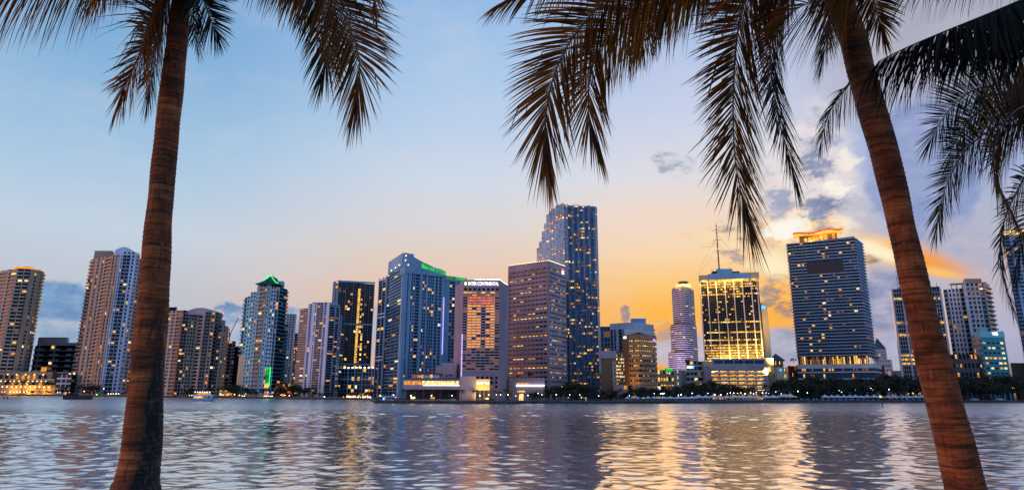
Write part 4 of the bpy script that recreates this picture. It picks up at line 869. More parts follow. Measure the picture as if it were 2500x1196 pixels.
low('apartment_block', 'red and grey low block at the left foot of the banded slab tower', [(1930, 830), (1962, 825)], 893, 'brick', [('P', .2), ('W', .5, 4), ('P', .4)], 5, .12)
# 22 slab banded tower with wavy crown
T = Tower('condo_tower', 'broad blue tower of thin white floor slabs under a wavy red lit roof', 2040, 780, 'skyscraper')
V = T.vol([(1957, 800), (2133, 765), (2152, 800)], (1, 577), back=40, mat='glass_blue', tops=(597, 577, 597), z0=ZG(866, XG(2133, 765), 765))
z0, z1 = V.z0, min(V.zs) ; nf = 37; fh = (z1 - z0) / nf
F0 = V.faces[0]; gap = range(26, 30)
mbs = MB(); mbg = MB()
for i in (0, 1):
    Fi = V.faces[i]; fb(mbs, Fi, -1.2 if i == 0 else 0, Fi.L + .6, z0, z0 + fh * .14, -.05, 1.9)
me = mbs.mesh('floor_slab', ['white_blue'], org(T.root))
mbh = MB(); fb(mbh, F0, -1.2, F0.L * .27, z0, z0 + fh * .14, -.05, 1.9); fb(mbh, F0, F0.L * .80, F0.L + .6, z0, z0 + fh * .14, -.05, 1.9); Fi = V.faces[1]; fb(mbh, Fi, 0, Fi.L + .6, z0, z0 + fh * .14, -.05, 1.9)
me2 = mbh.mesh('floor_slab', ['white_blue'], org(T.root))
for j in range(nf + 1): inst('floor_slab', me2 if j in range(27, 31) else me, T.root, (0, 0, j * fh))
mbr = MB(); fb(mbr, F0, -1, F0.L + .4, z0 + fh * .14, z0 + fh * .42, 1.7, 1.78); mer = mbr.mesh('railing', ['glass_teal'], org(T.root))
for j in range(nf):
    if j not in range(26, 31): inst('railing', mer, T.root, (0, 0, j * fh))
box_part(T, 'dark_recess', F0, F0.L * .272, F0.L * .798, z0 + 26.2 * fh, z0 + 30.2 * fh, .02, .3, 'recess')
for j in range(nf):
    for q in range(16):
        if j in (26, 27, 28, 29, 30) and 4 <= q <= 12: 
            if random.random() > .04: continue
        pr = .10 + (.22 if q in (7, 8) and 8 < j < 33 else 0)
        if random.random() < pr:
            a = F0.L * (q + .15) / 16; T.lits.append((F0.pt(a + F0.L * .02, z0 + (j + .62) * fh, .4), F0.L * random.uniform(.024, .045), fh * .6, F0.ang, pick(MIX), 1))
zc = V.z1; cr = MB(); un = MB(); nn = 24
def cz(q): return 3.6 * q + 1.3 * math.sin(q * 11.5 + .5)
q0, q1 = .11, .84
for k in range(nn):
    a, b_ = q0 + (q1 - q0) * k / nn, q0 + (q1 - q0) * (k + 1) / nn; za, zb = [V.zs[0] + (V.zs[1] - V.zs[0]) * q + 10.5 + 1.2 * math.sin(k2 / nn * 10.5 + .8) for q, k2 in ((a, k), (b_, k + 1))]
    P = F0.pt
    for o, lo_, hi_, ff in ((cr, 0, 1.9, 3.2),): o.hexa([P(a * F0.L, za + lo_, ff), P(b_ * F0.L, zb + lo_, ff), P(b_ * F0.L, zb + lo_, -22), P(a * F0.L, za + lo_, -22), P(a * F0.L, za + hi_, ff), P(b_ * F0.L, zb + hi_, ff), P(b_ * F0.L, zb + hi_, -22), P(a * F0.L, za + hi_, -22)])
    un.hexa([P(a * F0.L, za - 1.0, 2.6), P(b_ * F0.L, zb - 1.0, 2.6), P(b_ * F0.L, zb - 1.0, -20), P(a * F0.L, za - 1.0, -20), P(a * F0.L, za - .02, 3), P(b_ * F0.L, zb - .02, 3), P(b_ * F0.L, zb - .02, -21), P(a * F0.L, za - .02, -21)])
T.part('wave_roof', cr, 'brick'); T.part('roof_soffit', un, 'lit_gold')
mb = MB(); mb.tube([F0.pt((q0 + (q1 - q0) * k / 24) * F0.L, V.zs[0] + (V.zs[1] - V.zs[0]) * (q0 + (q1 - q0) * k / 24) + 10.5 + 1.2 * math.sin(k / 24 * 10.5 + .8) + 1.2, 3.35) for k in range(25)], .38, 6); T.part('neon_strip', mb, 'neon_red')
box_part(T, 'roof_room', F0, F0.L * .2, F0.L * .76, min(V.zs) - 1, V.z1 + 7, -16, -1.5, 'brown')
for k in range(9): box_part(T, 'roof_room_window', F0, F0.L * (.21 + .06 * k), F0.L * (.255 + .06 * k), V.z1 - 4 + k * .5, V.z1 + 3 + k * .5, -1.45, -1.2, random.choice(['lit_amber', 'lit_gold', 'lit_dim', 'lit_orange']))
zl0, zl1 = ZG(892, F0.B.x, 765), z0
Fl = Face(F0.A + F0.n * -4, F0.B + F0.n * -4)
for k in range(34):
    if random.random() < .82: 
        m_ = random.choice(['lit_amber', 'lit_gold', 'lit_gold', 'lit_dim', 'lit_warm']) if k not in range(8, 12) else 'lit_dim'
        a = Fl.L * (k + .1) / 34; box_part(T, 'lobby_window', Fl, a, a + Fl.L * random.choice([.5, .8]) / 34, zl0 + random.choice([0, .6, 3]), zl1 - random.choice([.6, 1.5, 4]), .1, .4, m_)
for k in range(12): box_part(T, 'lobby_column', Fl, Fl.L * (k + .5) / 12, Fl.L * (k + .5) / 12 + .7, zl0, zl1, 2.5, 3.2, 'cream')
Vp = T.vol([(1955, 798), (2142, 760), (2158, 795)], (1, 892), back=40, mat='glass_blue', part='podium_glazing'); Fp = Vp.faces[0]; ph = (Vp.z1 - GZ) / 5
for j in range(6):
    mb = MB()
    for i in (0, 1): Fi = Vp.faces[i]; fb(mb, Fi, -.6, Fi.L + .6, GZ + j * ph - (0 if j < 5 else ph * .35), GZ + j * ph + (ph * .18 if j < 5 else ph * .3), -.05, 1.9)
    T.part('podium_slab', mb, 'white_blue' if j < 5 else 'white')
for k in range(26): a = random.random() * .96; zz = GZ + random.randrange(1, 5) * ph + ph * .3; T.lits.append((Fp.pt(Fp.L * a, zz + ph * .25, .3), Fp.L * .02, ph * .5, Fp.ang, pick(MIX), 1))
inn = MB(); fb(inn, Fl, 0, Fl.L, zl0, zl1, -6, -.1); T.part('lobby_core', inn, 'dark_grey')
T.finish()
LB = bpy.data.lights.new('crown_lamp', 'AREA'); LB.energy = 9000; LB.color = (1, .5, .06); LB.shape = 'RECTANGLE'; LB.size = 40; LB.size_y = 1.5
lo = bpy.data.objects.new('crown_lamp', LB); COL.objects.link(lo); p = F0.pt(F0.L * .48, V.z1 + 1.5, 3); lo.location = p; lo.rotation_euler = (F0.pt(F0.L * .48, V.z1 + 8, -2) - p).to_track_quat('-Z', 'Z').to_euler()
# 23 pyramid roofed tower far behind
T = Tower('stone_tower', 'grey stone tower with a dark pyramid roof far behind the slab tower', 2160, 1300)
V = T.vol([(2147, 1300), (2188, 1295)], (0, 878), back=40, mat='grey', part='wall'); T.facade(V, 0, 8, [('P', .1), ('W', .8, 5), ('P', .1)], 'white', .08, sp=.5)
V2 = T.vol([(2147.5, 1303), (2178, 1299)], (0, 851), back=36, mat='grey', part='upper_wall', z0=V.z1); T.facade(V2, 0, 4, [('P', .1), ('W', .8, 4), ('P', .1)], 'white', .05, sp=.5)
mb = MB(); c = sum(V2.poly, Vector((0, 0))) / 4; mb.cone([(c.x + (p.x - c.x) * 1.05, c.y + (p.y - c.y) * 1.05) for p in V2.poly], V2.z1 + .1, (c.x - 2, c.y, ZG(823, XG(2158, 1310), 1310))); T.part('roof', mb, 'slate'); T.finish()
low('apartment_block', 'dark red block with a rooftop tree right of the slab tower podium', [(2142, 850), (2168, 846)], 893, 'brick', [('P', .3), ('W', .3, 2), ('P', .4)], 4, .1)
low('warehouse', 'pale low roofed building beyond the trees right of the pyramid tower', [(2180, 1000), (2225, 1000)], 905, 'white', [('P', 1)], 2, 0)
# 24 navy tower
T = Tower('office_tower', 'navy glass tower with white fins behind the leaning palm trunk', 2270, 900, 'skyscraper')
V = T.vol([(2210, 905), (2335, 895)], (0, 706), back=40, mat='glass_dark', tops=(706, 699)); Fi = V.faces[0]
T.facade(V, 0, 27, [('P', .015), ('G', .185, 4), ('P', .015), ('G', .185, 4), ('P', .015), ('G', .185, 4), ('P', .015), ('G', .185, 4), ('P', .015), ('G', .185, 4), ('P', .02)], 'white_blue', .13, z1=min(V.zs), rowvar=lambda fl: 5 if fl in (1, 2, 8, 9, 10, 15, 18, 24) else .25, mix=GOLD, proud=.14)
for k in range(6): box_part(T, 'fin', Fi, Fi.L * min(.002 + k * .1985, .985), Fi.L * min(.002 + k * .1985, .985) + 1.3, GZ, min(V.zs) + .6, .4, 2.4, 'white')
roofbox(T, 2232, 2275, 905, V.z1 - .5, 700, 20, 'metal_grey'); mast(T, lean(2188, 660), 910, V.z1, 656, .4); mast(T, lean(2200, 668), 910, V.z1, 680, .3); mast(T, lean(2288, 690), 905, V.z1, 690, .6); T.finish()
# 25 white stepped residential
T = Tower('apartment_tower', 'white stepped apartment tower with balconies right of the leaning palm', 2400, 950)
A = T.vol([(2343, 965), (2394, 955)], (0, 706), back=30, mat='glass_teal', tops=(707, 703)); B = T.vol([(2394.4, 948), (2448, 943), (2462, 965)], (0, 692), back=34, mat='glass_teal', tops=(692, 688, 694))
T.facade(A, 0, 24, [('B', .18), ('P', .08), ('W', .1), ('P', .08), ('W', .1), ('P', .08), ('W', .1), ('P', .08), ('B', .2)], 'white', .09, z1=min(A.zs), sp=.34); T.facade(B, 0, 25, [('P', .14), ('W', .13), ('P', .07), ('W', .13), ('P', .07), ('W', .12), ('P', .05), ('B', .2), ('P', .04)], 'white', .10, z1=min(B.zs), sp=.34); T.facade(B, 1, 25, [('B', 1)], 'beige_light', .05, z1=min(B.zs))
for k, (dz, s) in enumerate(((0, 1.6), (-11, 1.9), (-22, 1.6))): box_part(T, 'cornice', B.faces[0], -1, B.faces[0].L + 3, min(B.zs) + dz, min(B.zs) + dz + 1.2, -1, 2.4, 'beige_light')
roofbox(T, 2402, 2444, 950, min(B.zs), 680, 18, 'beige_light'); mb = MB(); Fi = A.faces[0]
fb(mb, Fi, Fi.L * .4, Fi.L * 1.02, A.z1 + 7, A.z1 + 8.2, -10, 2)
for q in (.45, .7, .98): fb(mb, Fi, Fi.L * q - .6, Fi.L * q + .6, A.z1 - .1, A.z1 + 7, -2, 0)
T.part('pergola', mb, 'beige_light'); T.finish()
# 26 aqua office
T = Tower('office_building', 'bright turquoise office block with beige flank and a white roof sign', 2450, 870, 'office')
V = T.vol([(2399, 885), (2417, 870), (2478, 874)], (1, 812), back=30, mat='aqua', part='wall', tops=(818, 811, 808)); Fi = V.faces[1]
T.facade(V, 0, 13, [('W', 1, 4)], 'beige_light', .15, z1=min(V.zs), sp=.4)
fb_ = MB(); zz1 = min(V.zs) - 6; fhh = (zz1 - GZ) / 12
for j in range(3, 12):
    for q in range(5):
        a = Fi.L * (.08 + .18 * q); z = GZ + j * fhh; m_ = random.choice(['lit_gold', 'lit_amber', 'lit_warm']) if random.random() < .45 else 'glass_black'
        box_part(T, 'window', Fi, a, a + Fi.L * .11, z, z + fhh * .36, -.02, .12, m_)
box_part(T, 'roof_band', Fi, -.4, Fi.L + .4, zz1 + 2, V.z1 + 2, -8, .5, 'aqua_top'); roofbox(T, 2420, 2440, 885, V.z1, 800, 12, 'aqua_top')
text('sign_letters', 'VSB', 5.2, Fi.pt(Fi.L * .62, V.z1 - 1.2, 1), Fi.ang, 'sign_white', T.root, 1, .15, .14); T.finish()
low('restaurant_building', 'dark low building with small gold lights under the white apartment tower', [(2325, 872), (2402, 868)], 865, 'dark_grey', [('W', 1, 8)], 5, .14, sp=.5, mix=GOLD)
low('apartment_block', 'pink low block at the right edge beside the turquoise office', [(2482, 950), (2545, 950)], 886, 'pink', [('P', .6), ('W', .3, 2), ('P', .1)], 4, .05)
T = Tower('glass_tower', 'tall grey glass tower at the right edge behind hanging fronds with a gold top', 2540, 900, 'skyscraper')
V = T.vol([(2519, 905), (2640, 890)], (0, 561), back=40, mat='glass_blue', tops=(561, 556)); T.facade(V, 0, 44, [('B', .12), ('P', .04), ('W', .2, 2), ('P', .04), ('W', .2, 2), ('P', .04), ('B', .3)], 'blue_wall', .08, z1=min(V.zs)); Fi = V.faces[0]
box_part(T, 'crown_light', Fi, 0, Fi.L, min(V.zs) - 8, min(V.zs) - 2, 1, 2, 'lit_warm'); T.finish()
# ------------------------------------------------------------------ near palms
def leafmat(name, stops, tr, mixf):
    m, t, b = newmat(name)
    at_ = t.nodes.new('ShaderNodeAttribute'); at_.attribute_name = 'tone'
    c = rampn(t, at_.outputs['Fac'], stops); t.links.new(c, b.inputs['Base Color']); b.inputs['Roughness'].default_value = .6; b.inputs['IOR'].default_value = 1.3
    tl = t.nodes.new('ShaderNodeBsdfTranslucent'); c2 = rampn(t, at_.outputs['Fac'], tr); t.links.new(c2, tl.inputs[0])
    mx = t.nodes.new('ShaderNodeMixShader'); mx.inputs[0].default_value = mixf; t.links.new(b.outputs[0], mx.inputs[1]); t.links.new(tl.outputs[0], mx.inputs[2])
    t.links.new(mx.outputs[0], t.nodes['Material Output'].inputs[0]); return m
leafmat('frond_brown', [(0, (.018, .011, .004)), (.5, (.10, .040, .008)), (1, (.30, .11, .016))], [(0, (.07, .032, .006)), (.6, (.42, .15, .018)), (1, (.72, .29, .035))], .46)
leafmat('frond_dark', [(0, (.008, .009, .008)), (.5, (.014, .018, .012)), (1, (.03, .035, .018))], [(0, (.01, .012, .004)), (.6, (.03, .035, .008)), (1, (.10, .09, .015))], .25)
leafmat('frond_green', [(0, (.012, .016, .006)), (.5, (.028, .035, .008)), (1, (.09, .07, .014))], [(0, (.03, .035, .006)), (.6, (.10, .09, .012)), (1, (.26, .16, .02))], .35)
plain('midrib', (.05, .035, .012), .5)
def trunkmat(name, seed, shade_side):
    m, t, b = newmat(name)
    tcn = t.nodes.new('ShaderNodeTexCoord'); uv = t.nodes.new('ShaderNodeUVMap')          # u round the trunk, v metres along it
    def nz(scale, sc, det=5, dist=0):
        mp = t.nodes.new('ShaderNodeMapping'); mp.inputs['Scale'].default_value = sc; mp.inputs['Location'].default_value = (seed, seed, seed); t.links.new(tcn.outputs['Object'], mp.inputs[0])
        n = t.nodes.new('ShaderNodeTexNoise'); n.inputs['Scale'].default_value = scale; n.inputs['Detail'].default_value = det; n.inputs['Distortion'].default_value = dist; t.links.new(mp.outputs[0], n.inputs[0]); return n.outputs[0]
    def mx(f, a, b_, bt='MIX'):
        n = t.nodes.new('ShaderNodeMix'); n.data_type = 'RGBA'; n.blend_type = bt
        for s, x in ((n.inputs[0], f), (n.inputs[6], a), (n.inputs[7], b_)):
            if isinstance(x, (float, tuple)): s.default_value = x
            else: t.links.new(x, s)
        return n.outputs[2]
    base = rampn(t, nz(1.6, (1, 1, 3)), [(.3, (.15, .038, .012)), (.5, (.32, .088, .024)), (.72, (.48, .165, .05))])
    band = rampn(t, nz(3.0, (.35, .35, 9), 6, .5), [(.38, (.16, .12, .11)), (.47, (.8, .78, .75)), (.62, (1.25, 1.2, 1.15))]); base = mx(.72, base, band, 'MULTIPLY')
    pat = rampn(t, nz(3.2, (1, 1, 1.7), 6, .8), [(.36, (.34, .30, .30)), (.52, (1, 1, 1)), (.7, (1.25, 1.15, 1.05))]); base = mx(.8, base, pat, 'MULTIPLY')
    crk = rampn(t, nz(7, (3.2, 3.2, .35), 6), [(.60, (1, 1, 1)), (.66, (.25, .22, .2))]); base = mx(.8, base, crk, 'MULTIPLY')
    fib = rampn(t, nz(9, (3, 3, .5), 4), [(.35, (.55, .5, .5)), (.6, (1, 1, 1))]); base = mx(.6, base, fib, 'MULTIPLY')
    if shade_side:                                                                         # painted shade on one side of the trunk, fading upward, pale lichen flecks within
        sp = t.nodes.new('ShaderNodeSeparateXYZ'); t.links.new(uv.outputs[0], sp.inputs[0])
        a = t.nodes.new('ShaderNodeMath'); a.operation = 'COSINE'; k = t.nodes.new('ShaderNodeMath'); k.operation = 'MULTIPLY_ADD'; t.links.new(sp.outputs[0], k.inputs[0]); k.inputs[1].default_value = 2 * math.pi; k.inputs[2].default_value = -2 * math.pi * shade_side; t.links.new(k.outputs[0], a.inputs[0])
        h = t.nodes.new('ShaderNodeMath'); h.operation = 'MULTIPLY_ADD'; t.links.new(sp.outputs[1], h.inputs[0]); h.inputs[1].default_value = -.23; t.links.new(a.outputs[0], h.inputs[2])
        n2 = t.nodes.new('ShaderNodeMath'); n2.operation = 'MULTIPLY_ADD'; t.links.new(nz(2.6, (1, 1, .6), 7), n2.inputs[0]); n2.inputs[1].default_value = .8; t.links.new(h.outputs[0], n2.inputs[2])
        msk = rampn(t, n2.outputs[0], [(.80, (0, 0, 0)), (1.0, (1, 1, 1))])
        shade_lich = rampn(t, nz(24, (1, 1, .4), 5), [(.5, (.012, .009, .008)), (.7, (.10, .08, .07))]); base = mx(msk, base, shade_lich)
    spk = rampn(t, nz(26, (1, 1, .5), 2), [(.68, (0, 0, 0)), (.74, (1, 1, 1))]); base = mx(spk, base, (.34, .17, .08, 1))
    t.links.new(base, b.inputs['Base Color']); b.inputs['Roughness'].default_value = .85
    bp = t.nodes.new('ShaderNodeBump'); bp.inputs['Distance'].default_value = .012; t.links.new(nz(10, (1, 1, 3.5), 7), bp.inputs['Height']); t.links.new(bp.outputs[0], b.inputs['Normal']); return m
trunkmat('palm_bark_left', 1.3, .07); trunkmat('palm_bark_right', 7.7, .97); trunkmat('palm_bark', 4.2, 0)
def crom(P, n):
    P = [P[0] * 2 - P[1]] + P + [P[-1] * 2 - P[-2]]; out = []; m = len(P) - 3
    for i in range(n + 1):
        t = i / n * m; k = min(int(t), m - 1); t -= k; a, b_, c, e = P[k:k + 4]
        out.append(.5 * ((2 * b_) + (c - a) * t + (2 * a - 5 * b_ + 4 * c - e) * t * t + (3 * b_ - a - 3 * c + e) * t ** 3))
    return out
def trunk(parent, pts, mat, ring=.055, flare=0, seed=1):
    """pts: (px, py, Y, width px) from the top down to the foot"""
    rnd = random.Random(seed); ctr = crom([at(p, q, Y) for p, q, Y, w in pts], 260); W_ = crom([Vector((w * .95 * Y / F / 2, 0, 0)) for p, q, Y, w in pts], 260)
    # resample evenly so that the ring scars keep one spacing
    Ls = [0]
    for a, b_ in zip(ctr, ctr[1:]): Ls.append(Ls[-1] + (b_ - a).length)
    tot = Ls[-1]; st = ring / 5; n = int(tot / st); nu = 40; vs = []; uvs = []; j = 0
    for i in range(n + 1):
        s = tot * i / n
        while j < len(Ls) - 2 and Ls[j + 1] < s: j += 1
        q = (s - Ls[j]) / max(1e-6, Ls[j + 1] - Ls[j]); c = ctr[j].lerp(ctr[j + 1], q); r = W_[j].lerp(W_[j + 1], q).x
        T = (ctr[j + 1] - ctr[j]).normalized(); A = T.cross(Vector((0, 1, 0))).normalized(); B = T.cross(A)
        for k in range(nu):
            th = 2 * math.pi * k / nu
            ph = s / ring + .30 * math.sin(th + s * 3.1) + .22 * math.sin(2 * th + s * 5.3) + .9 * math.sin(s * 1.7) + .5 * math.sin(s * 4.3 + seed); f = ph % 1
            d = r * ((.034 + .024 * math.sin(s * 7.7) * math.sin(s * 2.9 + th)) * (f ** 2.2 - .3) + .022 * math.sin(s * 2.6 + seed) + .014 * math.sin(s * 9.1 + 3 * th) + .020 * math.sin(3 * th + s * 4 + seed) + .018 * math.sin(s * 6.3 + 2 * th))
            d += r * .012 * (rnd.random() - .5)
            vs.append(c + A * ((r + d) * math.cos(th)) + B * ((r + d) * math.sin(th))); uvs.append((k / nu, tot - s))
    mb = MB(); fs = [(i * nu + k, (i + 1) * nu + k, (i + 1) * nu + (k + 1) % nu, i * nu + (k + 1) % nu) for i in range(n) for k in range(nu)]
    mb.add(vs, fs + [tuple(range(nu))]); o = mb.build('trunk', mat, parent, True); me = o.data; ul = me.uv_layers.new(name='UVMap')
    for p in me.polygons:
        ks = [me.loops[l].vertex_index for l in p.loop_indices]; wrap = len({v % nu for v in ks} & {0, nu - 1}) == 2
        for l, v in zip(p.loop_indices, ks):
            u, w = uvs[v]; ul.data[l].uv = (u + 1 if wrap and u < .5 else u, w)
    return o
def frond(parent, pts, Lm, n=110, tw=(20, 80), droop=.5, mat='frond_brown', wid=.034, ang=(60, 35), t0=.05, tone=(.0, 1), seed=0, stiff=0, rib=.016, prof=None, miss=.05, up=1):
    rnd = random.Random(seed * 7 + 3); P = crom([at(*p) for p in pts], 160)
    Ls = [0]
    for a, b_ in zip(P, P[1:]): Ls.append(Ls[-1] + (b_ - a).length)
    tot = Ls[-1]; Hd = P[-1] - P[0]; Hd.z = 0
    if Hd.length < .2: Hd = Vector((0, -1, 0))
    S0 = Hd.normalized().cross(Vector((0, 0, 1)))
    mb = MB(); tones = []; j = 0
    n = int(n * 1.6)
    for i in range(n):
        t = t0 + (1 - t0) * i / (n - 1); s = tot * t; j = 0
        while j < len(Ls) - 2 and Ls[j + 1] < s: j += 1
        p0 = P[j].lerp(P[j + 1], (s - Ls[j]) / max(1e-6, Ls[j + 1] - Ls[j])); T = (P[min(j + 2, len(P) - 1)] - P[max(j - 1, 0)]).normalized()
        S = (S0 - T * T.dot(S0)).normalized(); Nn = T.cross(S)
        ph = R(tw[0] + (tw[1] - tw[0]) * t); S = S * math.cos(ph) + Nn * math.sin(ph); Nn = T.cross(S)
        ll = 1.55 * Lm * ((min(1, .55 + t * 2.2)) * (1 - .5 * max(0, t - .4) / .6) if prof is None else prof(t))
        for sd in (1, -1):
            if rnd.random() < miss: continue
            al = R((ang[0] + (ang[1] - ang[0]) * t) * min(1, .06 + (1 - t) / .13) + rnd.gauss(0, 2.5)); d = T * math.cos(al) + S * (sd * math.sin(al)) + Nn * rnd.gauss(0, .06)
            L = ll * rnd.uniform(.85, 1.1); q = p0.copy(); ns = 5; w0 = .82 * wid * rnd.uniform(.75, 1.2) * (1 - .45 * t); tn = min(1, max(0, rnd.gauss(tone[0] + (tone[1] - tone[0]) * .5, .28 * (tone[1] - tone[0] + .2))))
            wv = d.cross(Nn).normalized(); roll = rnd.gauss(0, .3); wv = (wv * math.cos(roll) + Nn * math.sin(roll)).normalized()
            if rnd.random() < .07: L *= rnd.uniform(.35, .7)
            vs = []; tw_ = abs(math.sin(ph)); dr = .62 * droop * rnd.uniform(.6, 1.5) * (1 - .72 * tw_ ** 2); d = (d + Vector((0, 0, -1)) * (droop * .95 * (1 - tw_))).normalized()
            kb = rnd.choice([2, 3]) if rnd.random() < .06 else -1
            for k in range(ns + 1):
                ww = w0 * (.45, 1, 1, .8, .45, .04)[k] / 2; side = (wv - d * d.dot(wv)).normalized(); vs += [q + side * ww, q - side * ww]
                d = (d + Vector((0, 0, -1)) * (dr * (k + 1) / ns * .55 + (1.4 if k == kb else 0)) + Nn * rnd.gauss(0, .03)).normalized(); q = q + d * (L / ns)
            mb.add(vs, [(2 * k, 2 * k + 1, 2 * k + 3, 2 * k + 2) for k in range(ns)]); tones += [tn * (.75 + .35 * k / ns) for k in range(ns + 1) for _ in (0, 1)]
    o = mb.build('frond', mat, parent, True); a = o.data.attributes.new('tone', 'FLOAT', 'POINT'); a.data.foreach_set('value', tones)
    mb = MB(); sel = P[::5] + ([P[-1]] if len(P) % 5 != 1 else []); m_ = len(sel); mb.tube(sel, [rib * (1 - .82 * k / (m_ - 1)) for k in range(m_)], 6)
    rb = mb.build('midrib', 'midrib', o, True)
    return o
def crown_heart(parent, px, py, Y, r, mat='palm_bark'):
    c = at(px, py, Y); mb = MB(); mb.ball(c, r, 14, 10, 0, 1.7); return mb.build('crown_heart', mat, parent, True)
# ---- left palm
LP = [(449, -150, 7.4, 52), (444, -40, 7.3, 50), (443, 0, 7.25, 50), (430, 120, 7.2, 55), (416, 250, 7.12, 59), (400, 400, 7.06, 62), (388, 540, 7.02, 64), (378, 680, 7, 70), (368, 800, 7, 76), (357, 950, 7, 82), (346, 1080, 7, 88), (336, 1165, 7, 97), (331, 1200, 7, 112), (322, 1310, 7, 130)]
b0 = at(322, 1300, 7); PL = empty('palm_tree', (b0.x, b0.y, LZ), 'near coconut palm with a straight ringed trunk left of the skyline', 'palm', None)
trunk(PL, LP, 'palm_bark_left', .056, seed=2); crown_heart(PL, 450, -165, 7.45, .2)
FB, FD, FG = 'frond_brown', 'frond_dark', 'frond_green'
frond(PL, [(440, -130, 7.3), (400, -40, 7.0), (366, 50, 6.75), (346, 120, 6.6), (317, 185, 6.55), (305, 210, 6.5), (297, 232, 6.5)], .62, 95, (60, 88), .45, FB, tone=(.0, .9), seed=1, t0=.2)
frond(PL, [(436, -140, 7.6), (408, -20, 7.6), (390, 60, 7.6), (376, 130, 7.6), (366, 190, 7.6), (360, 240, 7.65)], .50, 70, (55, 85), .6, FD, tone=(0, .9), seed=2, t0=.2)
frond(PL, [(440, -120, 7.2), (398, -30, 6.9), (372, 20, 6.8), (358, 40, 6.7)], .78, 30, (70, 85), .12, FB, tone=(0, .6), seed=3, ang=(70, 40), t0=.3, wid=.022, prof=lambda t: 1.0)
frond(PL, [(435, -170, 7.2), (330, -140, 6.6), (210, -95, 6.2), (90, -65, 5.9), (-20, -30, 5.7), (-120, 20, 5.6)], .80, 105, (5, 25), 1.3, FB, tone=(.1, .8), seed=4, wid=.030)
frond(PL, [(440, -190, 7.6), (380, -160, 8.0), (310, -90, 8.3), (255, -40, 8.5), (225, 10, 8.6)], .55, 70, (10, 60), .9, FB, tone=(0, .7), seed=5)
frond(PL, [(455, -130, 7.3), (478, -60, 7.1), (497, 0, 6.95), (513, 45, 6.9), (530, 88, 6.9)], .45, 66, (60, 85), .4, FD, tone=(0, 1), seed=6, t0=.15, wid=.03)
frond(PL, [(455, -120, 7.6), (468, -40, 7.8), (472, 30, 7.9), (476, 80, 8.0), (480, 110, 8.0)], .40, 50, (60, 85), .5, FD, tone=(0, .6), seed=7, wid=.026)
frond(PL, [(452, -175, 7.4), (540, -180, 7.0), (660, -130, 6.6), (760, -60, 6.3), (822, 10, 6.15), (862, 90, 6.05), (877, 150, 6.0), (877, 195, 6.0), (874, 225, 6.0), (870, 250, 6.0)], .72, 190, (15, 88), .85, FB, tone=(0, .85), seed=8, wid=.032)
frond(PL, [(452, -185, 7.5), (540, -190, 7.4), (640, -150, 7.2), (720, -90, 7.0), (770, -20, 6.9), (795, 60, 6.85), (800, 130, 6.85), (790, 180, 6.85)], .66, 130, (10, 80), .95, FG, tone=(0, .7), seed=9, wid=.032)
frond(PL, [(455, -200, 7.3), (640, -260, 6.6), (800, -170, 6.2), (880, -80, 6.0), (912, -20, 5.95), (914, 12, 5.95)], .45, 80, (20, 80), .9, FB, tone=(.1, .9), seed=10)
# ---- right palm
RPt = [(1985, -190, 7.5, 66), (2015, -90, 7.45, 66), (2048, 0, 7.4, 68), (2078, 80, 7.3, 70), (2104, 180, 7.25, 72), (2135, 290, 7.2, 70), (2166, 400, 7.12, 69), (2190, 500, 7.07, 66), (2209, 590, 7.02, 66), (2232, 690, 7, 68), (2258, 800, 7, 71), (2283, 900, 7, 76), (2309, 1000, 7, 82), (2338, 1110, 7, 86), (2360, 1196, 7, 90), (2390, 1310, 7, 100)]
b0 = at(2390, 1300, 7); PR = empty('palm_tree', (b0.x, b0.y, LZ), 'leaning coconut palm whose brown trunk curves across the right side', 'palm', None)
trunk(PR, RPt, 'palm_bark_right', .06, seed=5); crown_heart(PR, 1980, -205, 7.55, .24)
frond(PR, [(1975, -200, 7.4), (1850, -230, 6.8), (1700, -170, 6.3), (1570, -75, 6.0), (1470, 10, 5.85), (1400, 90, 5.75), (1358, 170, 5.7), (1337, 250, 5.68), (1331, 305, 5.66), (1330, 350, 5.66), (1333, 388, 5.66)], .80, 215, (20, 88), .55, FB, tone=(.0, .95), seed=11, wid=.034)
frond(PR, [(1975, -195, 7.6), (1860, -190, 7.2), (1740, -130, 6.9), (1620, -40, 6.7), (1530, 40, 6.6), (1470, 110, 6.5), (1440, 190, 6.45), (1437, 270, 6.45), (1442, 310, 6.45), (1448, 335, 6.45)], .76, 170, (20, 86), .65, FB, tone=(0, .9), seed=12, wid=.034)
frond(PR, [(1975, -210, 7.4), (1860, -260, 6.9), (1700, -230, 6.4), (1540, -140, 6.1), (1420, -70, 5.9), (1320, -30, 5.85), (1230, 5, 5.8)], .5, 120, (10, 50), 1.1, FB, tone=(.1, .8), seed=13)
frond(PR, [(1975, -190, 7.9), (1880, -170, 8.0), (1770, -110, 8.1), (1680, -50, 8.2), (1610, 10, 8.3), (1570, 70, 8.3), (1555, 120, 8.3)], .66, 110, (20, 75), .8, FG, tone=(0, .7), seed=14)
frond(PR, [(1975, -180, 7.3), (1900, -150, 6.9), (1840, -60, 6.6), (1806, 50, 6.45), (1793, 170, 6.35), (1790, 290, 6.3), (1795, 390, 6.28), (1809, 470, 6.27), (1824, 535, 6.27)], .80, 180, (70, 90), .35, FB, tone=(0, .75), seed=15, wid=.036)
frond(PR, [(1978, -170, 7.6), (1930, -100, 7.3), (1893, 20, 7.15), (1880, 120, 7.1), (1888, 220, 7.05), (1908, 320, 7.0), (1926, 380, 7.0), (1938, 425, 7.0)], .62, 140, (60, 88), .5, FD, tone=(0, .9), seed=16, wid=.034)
frond(PR, [(1985, -160, 7.2), (1950, -80, 6.5), (1900, -30, 6.0), (1830, -20, 5.7), (1760, 10, 5.55)], .80, 100, (20, 50), .9, FB, tone=(.1, 1), seed=17, wid=.026, ang=(60, 35))
